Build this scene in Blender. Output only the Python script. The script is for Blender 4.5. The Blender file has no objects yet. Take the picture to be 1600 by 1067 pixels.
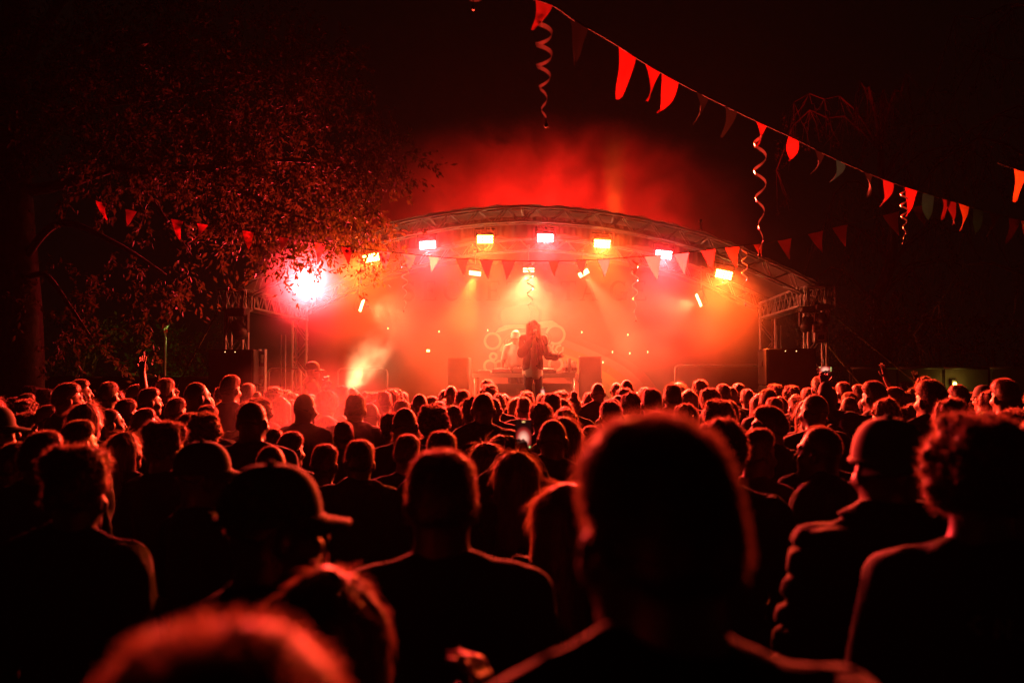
import bpy, math, random
import numpy as np
from mathutils import Vector, Matrix

R = math.radians
random.seed(7)
rng = np.random.default_rng(7)
scene = bpy.context.scene
col = scene.collection

# ------------------------------------------------------------------ camera
FPX = 1555.0                      # focal length in pixels of the 1600 px wide photograph
YAW, PITCH = R(3.57), R(2.08)
CAM = Vector((0.88, 0.0, 1.84))
cam_data = bpy.data.cameras.new("camera")
cam_data.sensor_width = 36.0
cam_data.lens = 36.0 * FPX / 1600.0
cam_data.clip_start, cam_data.clip_end = 0.05, 400.0
cam_data.dof.use_dof = True
cam_data.dof.focus_distance = 14.0
cam_data.dof.aperture_fstop = 2.5
cam = bpy.data.objects.new("camera", cam_data)
col.objects.link(cam)
cam.location = CAM
cam.rotation_euler = (R(90) + PITCH, 0, YAW)
scene.camera = cam
MR = cam.rotation_euler.to_matrix()
RIGHT, UP, FWD = MR @ Vector((1, 0, 0)), MR @ Vector((0, 1, 0)), MR @ Vector((0, 0, -1))


def P(px, py, d):
    """world point seen at photo pixel (px, py) at depth d"""
    return CAM + d * (FWD + RIGHT * ((px - 800.0) / FPX) + UP * ((533.5 - py) / FPX))


def PY(px, py, Y):
    """world point seen at photo pixel (px, py) on the plane y = Y"""
    v = FWD + RIGHT * ((px - 800.0) / FPX) + UP * ((533.5 - py) / FPX)
    return CAM + v * ((Y - CAM.y) / v.y)


# ------------------------------------------------------------------ world and exposure
world = bpy.data.worlds.new("World")
scene.world = world
world.use_nodes = True
wn = world.node_tree.nodes
sky = wn.new("ShaderNodeTexSky")
sky.sky_type = 'NISHITA'
sky.sun_disc = False
sky.sun_elevation = R(-9)
sky.sun_rotation = R(150)
warm = wn.new("ShaderNodeMixRGB")
warm.inputs[0].default_value = 0.93
warm.inputs[2].default_value = (0.034, 0.022, 0.012, 1)
wl = world.node_tree.links
wl.new(sky.outputs[0], warm.inputs[1])
wl.new(warm.outputs[0], wn["Background"].inputs[0])
wn["Background"].inputs[1].default_value = 0.03

vs = scene.view_settings
vs.view_transform = 'Standard'
vs.look = 'None'
vs.exposure = 0.0
vs.gamma = 1.0
vs.use_curve_mapping = False
cy = scene.cycles
scene.render.engine = 'CYCLES'
cy.use_denoising = True
cy.denoiser = 'OPENIMAGEDENOISE'
cy.max_bounces = 5
cy.diffuse_bounces = 0
cy.glossy_bounces = 2
cy.transmission_bounces = 3
cy.volume_bounces = 1
cy.transparent_max_bounces = 6
cy.sample_clamp_indirect = 4.0
cy.sample_clamp_direct = 0.0
cy.use_adaptive_sampling = True
cy.adaptive_threshold = 0.02
cy.volume_step_rate = 1.0
cy.volume_max_steps = 96
cy.caustics_reflective = cy.caustics_refractive = False


# ------------------------------------------------------------------ materials
ORD = ('first', 'second', 'third', 'fourth', 'fifth', 'sixth')


def mat(name, color, rough=0.7, metal=0.0, var=0.25, scale=6.0, bump=0.0, spec=0.5, transl=0.0, tcol=None):
    m = bpy.data.materials.new(name)
    m.use_nodes = True
    nt = m.node_tree
    n, l = nt.nodes, nt.links
    b = n["Principled BSDF"]
    tc = n.new("ShaderNodeTexCoord")
    no = n.new("ShaderNodeTexNoise")
    no.inputs["Scale"].default_value = scale
    no.inputs["Detail"].default_value = 5
    l.new(tc.outputs["Object"], no.inputs["Vector"])
    mx = n.new("ShaderNodeMixRGB")
    c = Vector(color)
    mx.inputs[1].default_value = (*(c * (1 - var)), 1)
    mx.inputs[2].default_value = (*[min(1, x) for x in c * (1 + var)], 1)
    l.new(no.outputs[0], mx.inputs[0])
    l.new(mx.outputs[0], b.inputs["Base Color"])
    b.inputs["Roughness"].default_value = rough
    b.inputs["Metallic"].default_value = metal
    b.inputs["Specular IOR Level"].default_value = spec
    if bump:
        bp = n.new("ShaderNodeBump")
        bp.inputs["Strength"].default_value = bump
        bp.inputs["Distance"].default_value = 0.02
        l.new(no.outputs[0], bp.inputs["Height"])
        l.new(bp.outputs[0], b.inputs["Normal"])
    if transl:
        t = n.new("ShaderNodeBsdfTranslucent")
        if tcol:
            t.inputs[0].default_value = (*tcol, 1)
        else:
            l.new(mx.outputs[0], t.inputs[0])
        ms = n.new("ShaderNodeMixShader")
        ms.inputs[0].default_value = transl
        l.new(b.outputs[0], ms.inputs[1])
        l.new(t.outputs[0], ms.inputs[2])
        l.new(ms.outputs[0], n["Material Output"].inputs[0])
    return m


def emit(name, color, strength):
    m = bpy.data.materials.new(name)
    m.use_nodes = True
    n, l = m.node_tree.nodes, m.node_tree.links
    n.remove(n["Principled BSDF"])
    e = n.new("ShaderNodeEmission")
    e.inputs[0].default_value = (*color, 1)
    e.inputs[1].default_value = strength
    l.new(e.outputs[0], n["Material Output"].inputs[0])
    m.cycles.emission_sampling = 'NONE'
    return m


M = {
    'grass': mat('trodden grass', (0.05, 0.06, 0.025), 0.95, var=0.5, scale=3, bump=0.6),
    'alu': mat('truss aluminium', (0.55, 0.55, 0.56), 0.5, 0.3, var=0.15),
    'black': mat('black powder coat', (0.025, 0.025, 0.027), 0.5, var=0.3, scale=14),
    'cab': mat('textured black cabinet paint', (0.03, 0.028, 0.028), 0.65, var=0.3, scale=60, bump=0.2),
    'grille': mat('perforated steel grille', (0.03, 0.03, 0.03), 0.4, 0.5, var=0.5, scale=120, bump=0.3),
    'deck': mat('stage plywood', (0.09, 0.07, 0.055), 0.6, var=0.35, scale=4),
    'skirt': mat('black stage skirt', (0.02, 0.02, 0.02), 0.9),
    'roof': mat('roof tarpaulin', (0.36, 0.27, 0.25), 0.6, var=0.12, scale=2.5, bump=0.5, transl=0.35),
    'backdrop': mat('printed backdrop cloth', (0.20, 0.08, 0.06), 0.85, var=0.2, scale=1.5, bump=0.15),
    'ink_dark': mat('dark print', (0.03, 0.012, 0.012), 0.85, var=0.1),
    'ink_cream': mat('cream print', (0.78, 0.55, 0.42), 0.85, var=0.1),
    'ink_rose': mat('rose print', (0.42, 0.2, 0.15), 0.85, var=0.1),
    'ink_red': mat('red print', (0.40, 0.10, 0.08), 0.85, var=0.1),
    'ink_orange': mat('orange print', (0.5, 0.2, 0.07), 0.85, var=0.1),
    'ink_yellow': mat('yellow print', (0.5, 0.34, 0.08), 0.85, var=0.1),
    'ink_green': mat('green print', (0.16, 0.28, 0.08), 0.85, var=0.1),
    'white': mat('white plastic', (0.75, 0.73, 0.7), 0.5, var=0.06),
    'cloth_white': mat('white cotton', (0.7, 0.68, 0.64), 0.85, var=0.08, scale=12),
    'table': mat('pale table top', (0.6, 0.52, 0.45), 0.55, var=0.15),
    'steel': mat('galvanised tube', (0.6, 0.6, 0.6), 0.35, 0.7, var=0.1),
    'clear': mat('clear bottle plastic', (0.75, 0.75, 0.75), 0.15, var=0.03, transl=0.5),
    'bark': mat('tree bark', (0.05, 0.038, 0.028), 0.95, var=0.5, scale=9, bump=0.9),
    'leaf': mat('ash leaf', (0.028, 0.038, 0.012), 0.75, var=0.5, scale=1.2, spec=.12, transl=0.35, tcol=(0.045, 0.05, 0.01)),
    'twig': mat('thin twig bark', (0.07, 0.05, 0.04), 0.9, var=0.3),
    'foliage': mat('hedge leaf', (0.05, 0.075, 0.02), 0.6, var=0.5, transl=0.3),
    'fence': mat('fence panel mesh', (0.07, 0.06, 0.05), 0.85, var=0.35, scale=3),
    'fence_ink': mat('pale fence lettering', (0.35, 0.3, 0.26), 0.85, var=0.15),
    'cord': mat('bunting cord', (0.02, 0.018, 0.016), 0.9),
    'foil': mat('spiral foil', (0.5, 0.42, 0.4), 0.28, 0.9, var=0.1, transl=.06),
    'rope': mat('guy webbing', (0.35, 0.33, 0.12), 0.8),
    'skin': mat('skin', (0.30, 0.17, 0.12), 0.5, var=0.12, scale=20),
    'skin_dark': mat('dark skin', (0.12, 0.065, 0.045), 0.45, var=0.12, scale=20),
    'hair_base': mat('hair mass', (0.016, 0.010, 0.008), 0.55, var=0.5, scale=40),
    'hair_blond_base': mat('fair hair mass', (0.16, 0.10, 0.055), 0.5, var=0.4, scale=40),
    'smoke_can': mat('fog machine case', (0.05, 0.05, 0.05), 0.5),
}
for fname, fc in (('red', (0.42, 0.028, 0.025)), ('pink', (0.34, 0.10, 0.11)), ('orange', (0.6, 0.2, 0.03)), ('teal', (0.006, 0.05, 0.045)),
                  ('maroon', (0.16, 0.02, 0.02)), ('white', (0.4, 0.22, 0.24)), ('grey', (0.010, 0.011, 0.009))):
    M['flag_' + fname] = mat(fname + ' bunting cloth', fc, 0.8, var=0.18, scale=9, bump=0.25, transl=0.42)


def hair_mat(name, base, tr):
    m = mat(name, base, 0.38, var=0.35, scale=30, spec=0.7, transl=0.5, tcol=tr)
    return m


M['hair'] = hair_mat('dark hair strands', (0.05, 0.027, 0.019), (0.36, 0.21, 0.14))
M['hair_blond'] = hair_mat('fair hair strands', (0.30, 0.19, 0.10), (0.40, 0.24, 0.12))
CLOTH = [mat('cloth %d' % i, c, 0.9, var=0.2, scale=25, bump=0.3, spec=0.25) for i, c in enumerate((
    (0.012, 0.012, 0.014), (0.02, 0.022, 0.035), (0.035, 0.03, 0.028), (0.018, 0.028, 0.02),
    (0.05, 0.018, 0.018), (0.06, 0.055, 0.05), (0.028, 0.022, 0.02), (0.09, 0.08, 0.075)))]
M['denim'] = mat('dark denim', (0.03, 0.035, 0.055), 0.9, var=0.25, scale=40)
M['tee_red'] = mat('rust tee', (0.20, 0.05, 0.04), 0.9, var=0.15)
M['cap_black'] = mat('black cap cloth', (0.014, 0.014, 0.015), 0.85, var=0.2, scale=30)
M['cap_pale'] = mat('pale cap cloth', (0.42, 0.38, 0.24), 0.85, var=0.12, scale=30)


def camo():
    m = mat('camouflage cloth', (0.1, 0.1, 0.05), 0.9, var=0.4, scale=20)
    n, l = m.node_tree.nodes, m.node_tree.links
    tc = n.new("ShaderNodeTexCoord")
    no = n.new("ShaderNodeTexNoise")
    no.inputs["Scale"].default_value = 22
    no.inputs["Detail"].default_value = 2
    l.new(tc.outputs["Object"], no.inputs[0])
    cr = n.new("ShaderNodeValToRGB")
    cr.color_ramp.interpolation = 'CONSTANT'
    e = cr.color_ramp.elements
    e[0].color = (0.03, 0.03, 0.02, 1)
    e[1].position = 0.45
    e[1].color = (0.16, 0.15, 0.06, 1)
    q = e.new(0.55)
    q.color = (0.32, 0.28, 0.15, 1)
    q = e.new(0.63)
    q.color = (0.05, 0.07, 0.03, 1)
    l.new(no.outputs[0], cr.inputs[0])
    l.new(cr.outputs[0], n["Principled BSDF"].inputs["Base Color"])
    return m


M['camo'] = camo()

# ------------------------------------------------------------------ object helpers


def tag(o, label=None, cat=None, group=None, kind=None):
    if label: o['label'] = label
    if cat: o['category'] = cat
    if group: o['group'] = group
    if kind: o['kind'] = kind
    return o


def empty(name, loc, rz=0.0, label=None, cat=None, group=None):
    o = bpy.data.objects.new(name, None)
    o.empty_display_size = 0.1
    col.objects.link(o)
    o.location = loc
    o.rotation_euler = (0, 0, rz)
    return tag(o, label, cat, group)


def mesh_data(name, V, F, smooth=False, mats=()):
    me = bpy.data.meshes.new(name)
    if isinstance(V, np.ndarray):
        V = V.tolist()
    if isinstance(F, np.ndarray):
        F = F.tolist()
    me.from_pydata([tuple(v) for v in V], [], F)
    for m in mats:
        me.materials.append(m)
    if smooth:
        me.polygons.foreach_set("use_smooth", np.ones(len(me.polygons), dtype=bool))
    me.update()
    return me


def link(name, me, parent=None, local=False):
    """an object of a mesh; a world-space mesh under a parent keeps its place unless local"""
    o = bpy.data.objects.new(name, me)
    col.objects.link(o)
    if parent is not None:
        o.parent = parent
        if not local:
            o.matrix_parent_inverse = (Matrix.Translation(parent.location) @ parent.rotation_euler.to_matrix().to_4x4()).inverted()
    return o


def frame(d):
    d = Vector(d).normalized()
    a = Vector((0, 0, 1)) if abs(d.z) < 0.9 else Vector((1, 0, 0))
    x = d.cross(a).normalized()
    return x, d.cross(x).normalized(), d


class MB:
    def __init__(s):
        s.V, s.F = [], []

    def add(s, vs, fs):
        o = len(s.V)
        s.V += [tuple(v) for v in vs]
        s.F += [tuple(i + o for i in f) for f in fs]
        return s

    def box(s, c, size, rot=None, bev=0.0):
        c = Vector(c)
        hx, hy, hz = size[0] / 2, size[1] / 2, size[2] / 2
        rot = rot or Matrix.Identity(3)
        if bev <= 0:
            vs = [c + rot @ Vector((x * hx, y * hy, z * hz)) for x in (-1, 1) for y in (-1, 1) for z in (-1, 1)]
            return s.add(vs, [(0, 1, 3, 2), (4, 6, 7, 5), (0, 4, 5, 1), (2, 3, 7, 6), (0, 2, 6, 4), (1, 5, 7, 3)])
        b = min(bev, hx * .9, hy * .9, hz * .9)
        ring = [(-hx + b, -hy), (hx - b, -hy), (hx, -hy + b), (hx, hy - b), (hx - b, hy), (-hx + b, hy), (-hx, hy - b), (-hx, -hy + b)]
        lv = [(-hz, 1 - b / max(hx, hy)), (-hz + b, 1), (hz - b, 1), (hz, 1 - b / max(hx, hy))]
        vs = [c + rot @ Vector((x * k, y * k, z)) for z, k in lv for x, y in ring]
        fs = [(r * 8 + i, r * 8 + (i + 1) % 8, r * 8 + 8 + (i + 1) % 8, r * 8 + 8 + i) for r in range(3) for i in range(8)]
        fs += [tuple(range(7, -1, -1)), tuple(range(24, 32))]
        return s.add(vs, fs)

    def tube(s, pts, r, n=8, caps=True):
        pts = [Vector(p) for p in pts]
        rs = r if isinstance(r, (list, tuple)) else [r] * len(pts)
        vs = []
        xx = None
        for i, p in enumerate(pts):
            d = (pts[min(i + 1, len(pts) - 1)] - pts[max(i - 1, 0)])
            x, y, d = frame(d)
            if xx is not None:
                x = (xx - d * xx.dot(d)).normalized()
                y = d.cross(x)
            xx = x
            vs += [p + (x * math.cos(2 * math.pi * k / n) + y * math.sin(2 * math.pi * k / n)) * rs[i] for k in range(n)]
        fs = [(i * n + k, i * n + (k + 1) % n, i * n + n + (k + 1) % n, i * n + n + k) for i in range(len(pts) - 1) for k in range(n)]
        if caps:
            fs += [tuple(range(n - 1, -1, -1)), tuple(range((len(pts) - 1) * n, len(pts) * n))]
        return s.add(vs, fs)

    def lathe(s, c, prof, n=16, axis=(0, 0, 1)):
        c = Vector(c)
        x, y, d = frame(axis)
        vs = [c + d * z + (x * math.cos(2 * math.pi * k / n) + y * math.sin(2 * math.pi * k / n)) * r for r, z in prof for k in range(n)]
        fs = [(i * n + k, i * n + (k + 1) % n, i * n + n + (k + 1) % n, i * n + n + k) for i in range(len(prof) - 1) for k in range(n)]
        fs += [tuple(range(n - 1, -1, -1)), tuple(range((len(prof) - 1) * n, len(prof) * n))]
        return s.add(vs, fs)

    def ribbon(s, pts, w, y, t=0.004, closed=False):
        """a flat printed stroke in the plane y, facing -y; pts are (x, z)"""
        pts = [Vector((p[0], p[1])) for p in pts]
        n = len(pts)
        ws = w if isinstance(w, (list, tuple)) else [w] * n
        vs = []
        for i, p in enumerate(pts):
            a = pts[(i - 1) % n if closed else max(i - 1, 0)]
            b = pts[(i + 1) % n if closed else min(i + 1, n - 1)]
            d = (b - a).normalized()
            q = Vector((-d.y, d.x)) * ws[i] / 2
            for yy in (y - t, y):
                vs += [(p.x + q.x, yy, p.y + q.y), (p.x - q.x, yy, p.y - q.y)]
        fs = []
        for i in range(n if closed else n - 1):
            a, b = i * 4, ((i + 1) % n) * 4
            fs += [(a, b, b + 1, a + 1), (a + 2, a, b, b + 2), (a + 1, a + 3, b + 3, b + 1)]
        return s.add(vs, fs)

    def poly(s, pts, y, t=0.004):
        n = len(pts)
        vs = [(p[0], y - t, p[1]) for p in pts] + [(p[0], y, p[1]) for p in pts]
        fs = [tuple(range(n))] + [(i, (i + 1) % n, n + (i + 1) % n, n + i) for i in range(n)]
        return s.add(vs, fs)

    def build(s, name, m, parent=None, smooth=False, local=False):
        return link(name, mesh_data(name, s.V, s.F, smooth, [m] if m else []), parent, local)


def truss(mb_ch, mb_lat, path, w, h, up=(0, 0, 1), side=None, rc=0.022, rl=0.011, step=0.32, tri=False):
    """box truss along a path; h measured downward from the path along up"""
    up = Vector(up)
    path = [Vector(p) for p in path]
    # resample
    seg = [(path[i + 1] - path[i]).length for i in range(len(path) - 1)]
    L = sum(seg)
    n = max(2, int(L / step))

    def at(t):
        t *= L
        for i, q in enumerate(seg):
            if t <= q or i == len(seg) - 1:
                return path[i].lerp(path[i + 1], min(1, t / q))
            t -= q
    pts = [at(i / n) for i in range(n + 1)]
    ch = [[], [], [], []]
    for i, p in enumerate(pts):
        d = (pts[min(i + 1, n)] - pts[max(i - 1, 0)]).normalized()
        sd = Vector(side).normalized() if side else d.cross(up).normalized()
        nu = sd.cross(d).normalized()
        if nu.dot(up) < 0:
            nu = -nu
        ch[0].append(p + sd * w / 2)
        ch[1].append(p - sd * w / 2)
        ch[2].append(p + sd * w / 2 - nu * h)
        ch[3].append(p - sd * w / 2 - nu * h)
    for c in ch:
        mb_ch.tube(c, rc, 6)
    for a, b in ((0, 2), (1, 3), (0, 1), (2, 3)):
        for i in range(n):
            if i % 2 == 0:
                mb_lat.tube((ch[a][i], ch[b][i + 1]), rl, 5, False)
            else:
                mb_lat.tube((ch[b][i], ch[a][i + 1]), rl, 5, False)
        for i in (0, n):
            mb_lat.tube((ch[a][i], ch[b][i]), rl, 5, False)


# ------------------------------------------------------------------ the setting
g = MB()
N = 24
gx = np.linspace(-150, 150, N + 1)
for j, y in enumerate(np.linspace(-100, 200, N + 1)):
    for x in gx:
        g.V.append((x, y, 0.03 * math.sin(x * .7) * math.cos(y * .5) if abs(x) > 30 else 0.0))
g.F = [(j * (N + 1) + i, j * (N + 1) + i + 1, (j + 1) * (N + 1) + i + 1, (j + 1) * (N + 1) + i) for j in range(N) for i in range(N)]
tag(g.build('ground', M['grass']), kind='structure')

# ------------------------------------------------------------------ stage
YF, YB = 16.6, 20.3               # front and back arch
HW = 4.72                         # half width to the tower centres
DECK = 1.10
stage = empty('stage', (0, 18.4, 0), 0, 'black stage platform with plywood deck under the arched truss roof', 'stage')
for i in range(5):
    for j in range(2):
        MB().box((-3.96 + i * 1.98, 17.3 + j * 2.44, DECK - 0.03), (1.97, 2.43, 0.06), bev=0.008).build('deck_panel', M['deck'], stage)
for i in range(6):
    for j in range(3):
        MB().tube([(-4.6 + i * 1.84, 16.3 + j * 2.2, 0), (-4.6 + i * 1.84, 16.3 + j * 2.2, DECK - 0.065)], 0.03, 8).build('leg', M['alu'], stage)
sk = MB()
pl = [(-4.97 + 9.94 * i / 160, 16.05 + 0.02 * math.sin(i * 1.3), 0) for i in range(161)]
sk.V = [(x, y, z) for (x, y, _) in pl for z in (0.01, DECK - 0.07)]
sk.F = [(2 * i, 2 * i + 2, 2 * i + 3, 2 * i + 1) for i in range(160)]
sk.build('skirt', M['skirt'], stage, True)

ARCH = [(0, 325), (60, 327), (125, 333), (190, 344), (250, 357), (300, 371), (340, 386), (400, 413), (440, 431), (470, 447)]
arch_xz = []
for u, py in ARCH:
    p = PY(815 + u, py, YF)
    arch_xz.append((u / 470 * (HW + 0.15), p.z))
arch_pts = [(-x, z) for x, z in reversed(arch_xz[1:])] + arch_xz


def arch_z(x):
    for (x0, z0), (x1, z1) in zip(arch_pts, arch_pts[1:]):
        if x <= x1 or (x1, z1) == arch_pts[-1]:
            return z0 + (z1 - z0) * (x - x0) / (x1 - x0)


roof = empty('stage_roof', (0, 18.4, 0), 0, 'arched aluminium truss stage roof on four lattice towers', 'stage roof')
for Y in (YF, YB):
    a, b = MB(), MB()
    truss(a, b, [(x, Y, z) for x, z in arch_pts], 0.24, 0.24, up=(0, 0, 1), side=(0, 1, 0), rc=0.02, rl=0.010, step=0.24)
    t = a.build('arch_truss', M['alu'], roof, True)
    link('lattice', mesh_data('lattice', b.V, b.F, True, [M['alu']]), t)
ZB = arch_pts[0][1]
for sx in (-1, 1):
    a, b = MB(), MB()
    truss(a, b, [(sx * HW, YF + .12, ZB - 0.02), (sx * HW, YB - .12, ZB - 0.02)], 0.26, 0.30, rc=0.022, rl=0.011, step=0.22)
    t = a.build('side_truss', M['alu'], roof, True)
    link('lattice', mesh_data('lattice', b.V, b.F, True, [M['alu']]), t)
    # corner block that runs on past the front tower
    a, b = MB(), MB()
    truss(a, b, [(sx * (HW - .12), YF - .14, ZB - 0.03), (sx * (HW + .36), YF - .14, ZB - 0.03)], 0.30, 0.34, rc=0.022, rl=0.012, step=0.12)
    t = a.build('corner_block', M['alu'], roof, True)
    link('lattice', mesh_data('lattice', b.V, b.F, True, [M['alu']]), t)
    for Y in (YF, YB):
        a, b = MB(), MB()
        truss(a, b, [(sx * (HW + (.08 if Y == YF else 0)), Y, 0.03), (sx * (HW + (.08 if Y == YF else 0)), Y, ZB - 0.05)], 0.29, 0.29, up=(0, 1, 0), rc=0.024, rl=0.011, step=0.34)
        t = a.build('tower', M['alu'], roof, True)
        link('lattice', mesh_data('lattice', b.V, b.F, True, [M['alu']]), t)
        MB().box((sx * HW, Y + .1, 0.012), (0.7, 0.7, 0.024)).build('base_plate', M['steel'], roof)
for x in (-3.1, -1.55, 0.0, 1.55, 3.1):       # purlins between the arches
    MB().tube([(x, YF, arch_z(x) + .0), (x, YB, arch_z(x) + .0)], 0.024, 8).build('purlin', M['alu'], roof, True)
# tarpaulin with scallops between the purlins and wrinkles at the front hem
NX, NY = 96, 26
V = []
for j in range(NY + 1):
    for i in range(NX + 1):
        t = -1 + 2 * i / NX
        x = t * (HW + .16)
        y = YF - 0.10 + (YB - YF + 0.3) * j / NY
        sag = 0.05 * abs(math.sin(x / 1.55 * math.pi)) * math.sin(math.pi * j / NY)
        wr = 0.012 * math.sin(x * 23 + 2 * math.sin(x * 5)) * math.exp(-j * .35) + 0.008 * math.sin(x * 11 + y * 3)
        V.append((x, y, arch_z(x) + 0.045 - sag + wr))
F = [(j * (NX + 1) + i, j * (NX + 1) + i + 1, (j + 1) * (NX + 1) + i + 1, (j + 1) * (NX + 1) + i) for j in range(NY) for i in range(NX)]
tarp = link('tarpaulin', mesh_data('tarpaulin', V, F, True, [M['roof']]), roof)
# a gathered inner valance hanging behind the front arch
V, F = [], []
nn = 260
for i in range(nn + 1):
    x = -3.4 + 6.8 * i / nn
    fold = 0.03 * math.sin(i * .9 + 1.5 * math.sin(i * .13))
    V += [(x, YF + 0.75 + fold, arch_z(x) - .02), (x, YF + 0.75 + fold * 1.7, arch_z(x) - 0.36 - 0.05 * math.sin(i * .11))]
F = [(2 * i, 2 * i + 2, 2 * i + 3, 2 * i + 1) for i in range(nn)]
link('valance', mesh_data('valance', V, F, True, [M['roof']]), roof)

# backdrop
YD = 20.05
bd = empty('backdrop_banner', (0, YD, DECK), 0, 'dark printed cloth backdrop reading SECRET STAGE behind the performers', 'backdrop')
V, F = [], []
for j in range(21):
    for i in range(121):
        x = -4.55 + 9.1 * i / 120
        top = min(arch_z(x) - .42, 4.12)
        z = DECK + 0.02 + (top - DECK) * j / 20
        V.append((x, YD + 0.02 + 0.012 * math.sin(x * 6 + .5 * math.sin(x * 2)), z))
F = [(j * 121 + i, j * 121 + i + 1, (j + 1) * 121 + i + 1, (j + 1) * 121 + i) for j in range(20) for i in range(120)]
link('cloth', mesh_data('cloth', V, F, True, [M['backdrop']]), bd)


def arc(cx, cy, r, a0, a1, n=16, ry=None):
    return [(cx + r * math.cos(R(a0 + (a1 - a0) * i / n)), cy + (ry or r) * math.sin(R(a0 + (a1 - a0) * i / n))) for i in range(n + 1)]


def glyph(ch):
    """strokes ((points), width) in a unit em: x 0..w, y 0..1"""
    T, t = 0.17, 0.07

    def st(x): return ([(x, 0), (x, 1)], T)

    def sf(x, y, w=.34): return ([(x - w / 2, y), (x + w / 2, y)], t)
    if ch == 'E':
        return [st(.16), sf(.16, .035), ([(.05, .965), (.66, .965)], t), ([(.05, .035), (.70, .035)], t), ([(.2, .52), (.52, .52)], t),
                ([(.64, .99), (.64, .82)], t), ([(.68, .01), (.68, .2)], t), ([(.51, .42), (.51, .62)], t)]
    if ch == 'T':
        return [st(.4), sf(.4, .035), ([(.02, .965), (.78, .965)], t), ([(.04, .99), (.04, .8)], t), ([(.76, .99), (.76, .8)], t)]
    if ch == 'A':
        return [([(.1, 0), (.42, 1)], t), ([(.40, 1), (.74, 0)], T), ([(.2, .36), (.62, .36)], t), sf(.1, .035, .28), sf(.74, .035, .32)]
    if ch == 'R':
        return [st(.16), sf(.16, .035), ([(.05, .965), (.4, .965)] + arc(.4, .735, .23, 90, -90, 10) + [(.2, .505)], .1), ([(.34, .5), (.72, 0)], T), sf(.76, .035, .2)]
    if ch == 'C':
        return [(arc(.46, .5, .38, 45, 315, 22, .46), [.06 + .11 * math.sin(math.pi * i / 22) for i in range(23)]), ([(.74, .98), (.74, .74)], t)]
    if ch == 'G':
        return [(arc(.46, .5, .38, 45, 320, 22, .46), [.06 + .11 * math.sin(math.pi * i / 22) for i in range(23)]), ([(.74, .98), (.74, .74)], t), ([(.76, .02), (.76, .42)], T), sf(.72, .42, .36)]
    if ch == 'S':
        return [(arc(.34, .74, .22, 20, 250, 14) + arc(.34, .27, .25, 75, -160, 14), [.07 + .1 * math.sin(math.pi * i / 29) for i in range(30)]), ([(.58, .98), (.58, .76)], t), ([(.07, .02), (.07, .26)], t)]
    return []


for ch, px in zip('SECRETSTAGE', (640, 672, 705, 738, 772, 803, 860, 888, 919, 965, 1000)):
    c = PY(px, 470, YD)
    sc = 0.40
    mb = MB()
    for k, (pts, w) in enumerate(glyph(ch)):
        ww = [q * sc for q in w] if isinstance(w, list) else w * sc
        mb.ribbon([(c.x + (q[0] - .4) * sc, c.z + q[1] * sc) for q in pts], ww, YD - 0.006 - k * .0006)
    mb.build('letter', M['ink_dark'], bd)


def bx(px, py, Y=YD):
    p = PY(px, py, Y)
    return (p.x, p.z)


def bpoly(name, pts, m, y, parent=bd):
    return MB().poly([bx(*p) for p in pts], y).build(name, M[m], parent)


def bline(name, pts, w, m, y, closed=False):
    return MB().ribbon([bx(*p) for p in pts], w, y, closed=closed).build(name, M[m], bd)


# rainbow sweep, then the hatted scroll ornament
edge = [(872, 515), (895, 524), (916, 532), (937, 541), (957, 550), (974, 559), (988, 567), (1002, 578), (1014, 590), (1026, 606), (1034, 625)]
cx0, cy0 = 850, 640
for k, cname in enumerate(('ink_red', 'ink_rose', 'ink_orange', 'ink_yellow', 'ink_green', 'ink_dark')):
    f0, f1 = 1 - k * .085, 1 - (k + 1) * .085
    o = [(cx0 + (x - cx0) * f0, cy0 + (y - cy0) * f0) for x, y in edge]
    i_ = [(cx0 + (x - cx0) * f1, cy0 + (y - cy0) * f1) for x, y in reversed(edge)]
    bpoly('rainbow_band', o + i_, cname, YD - 0.008 - k * .0008)


def parc(cx, cy, r, a0, a1, n=20, ry=None):
    return [(cx + r * math.cos(R(a0 + (a1 - a0) * i / n)), cy - (ry or r) * math.sin(R(a0 + (a1 - a0) * i / n))) for i in range(n + 1)]


bpoly('ornament_face', parc(822, 556, 46, 0, 180, 26, 42) + [(776, 585), (868, 585)], 'ink_rose', YD - .016)
hat = [(784, 508), (780, 494), (782, 485), (790, 479), (806, 476), (824, 475), (838, 477), (845, 488), (843, 508)]
bpoly('hat_crown', hat, 'ink_red', YD - .020)
bline('hat_outline', hat, 0.06, 'ink_dark', YD - .026)
bpoly('hat_brim', [(773, 521), (779, 513), (790, 508), (824, 507), (850, 502), (863, 501), (871, 506), (876, 518), (862, 511), (845, 513), (824, 513), (796, 514), (783, 518)], 'ink_cream', YD - .030)
for (cx, cy, r) in ((770, 533, 12), (868, 523, 14), (766, 572, 9), (781, 571, 7), (868, 569, 10), (771, 557, 5)):
    bpoly('curl_disc', parc(cx, cy, r, 0, 342, 19), 'ink_red', YD - .034)
    bline('curl_ring', parc(cx, cy, r, 0, 342, 19), 0.05, 'ink_cream', YD - .040, True)
bline('brow_arc', parc(822, 556, 40, 12, 168, 24, 34), 0.06, 'ink_cream', YD - .046)
for cx, cy in ((799, 534), (849, 530)):
    sp = [(cx + (1.2 + 11.5 * i / 60) * math.cos(i * .33), cy - (1.2 + 11.5 * i / 60) * math.sin(i * .33)) for i in range(61)]
    bline('spiral_eye', sp, 0.036, 'ink_dark', YD - .052)
bline('scroll', [(880, 542), (879, 549), (873, 552), (868, 547), (871, 541), (876, 540)] + [(871 + 9 * math.cos(a), 545 - 9 * math.sin(a)) for a in (1.2, 2.2, 3.2, 4.2)], 0.04, 'ink_cream', YD - .058)
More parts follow.
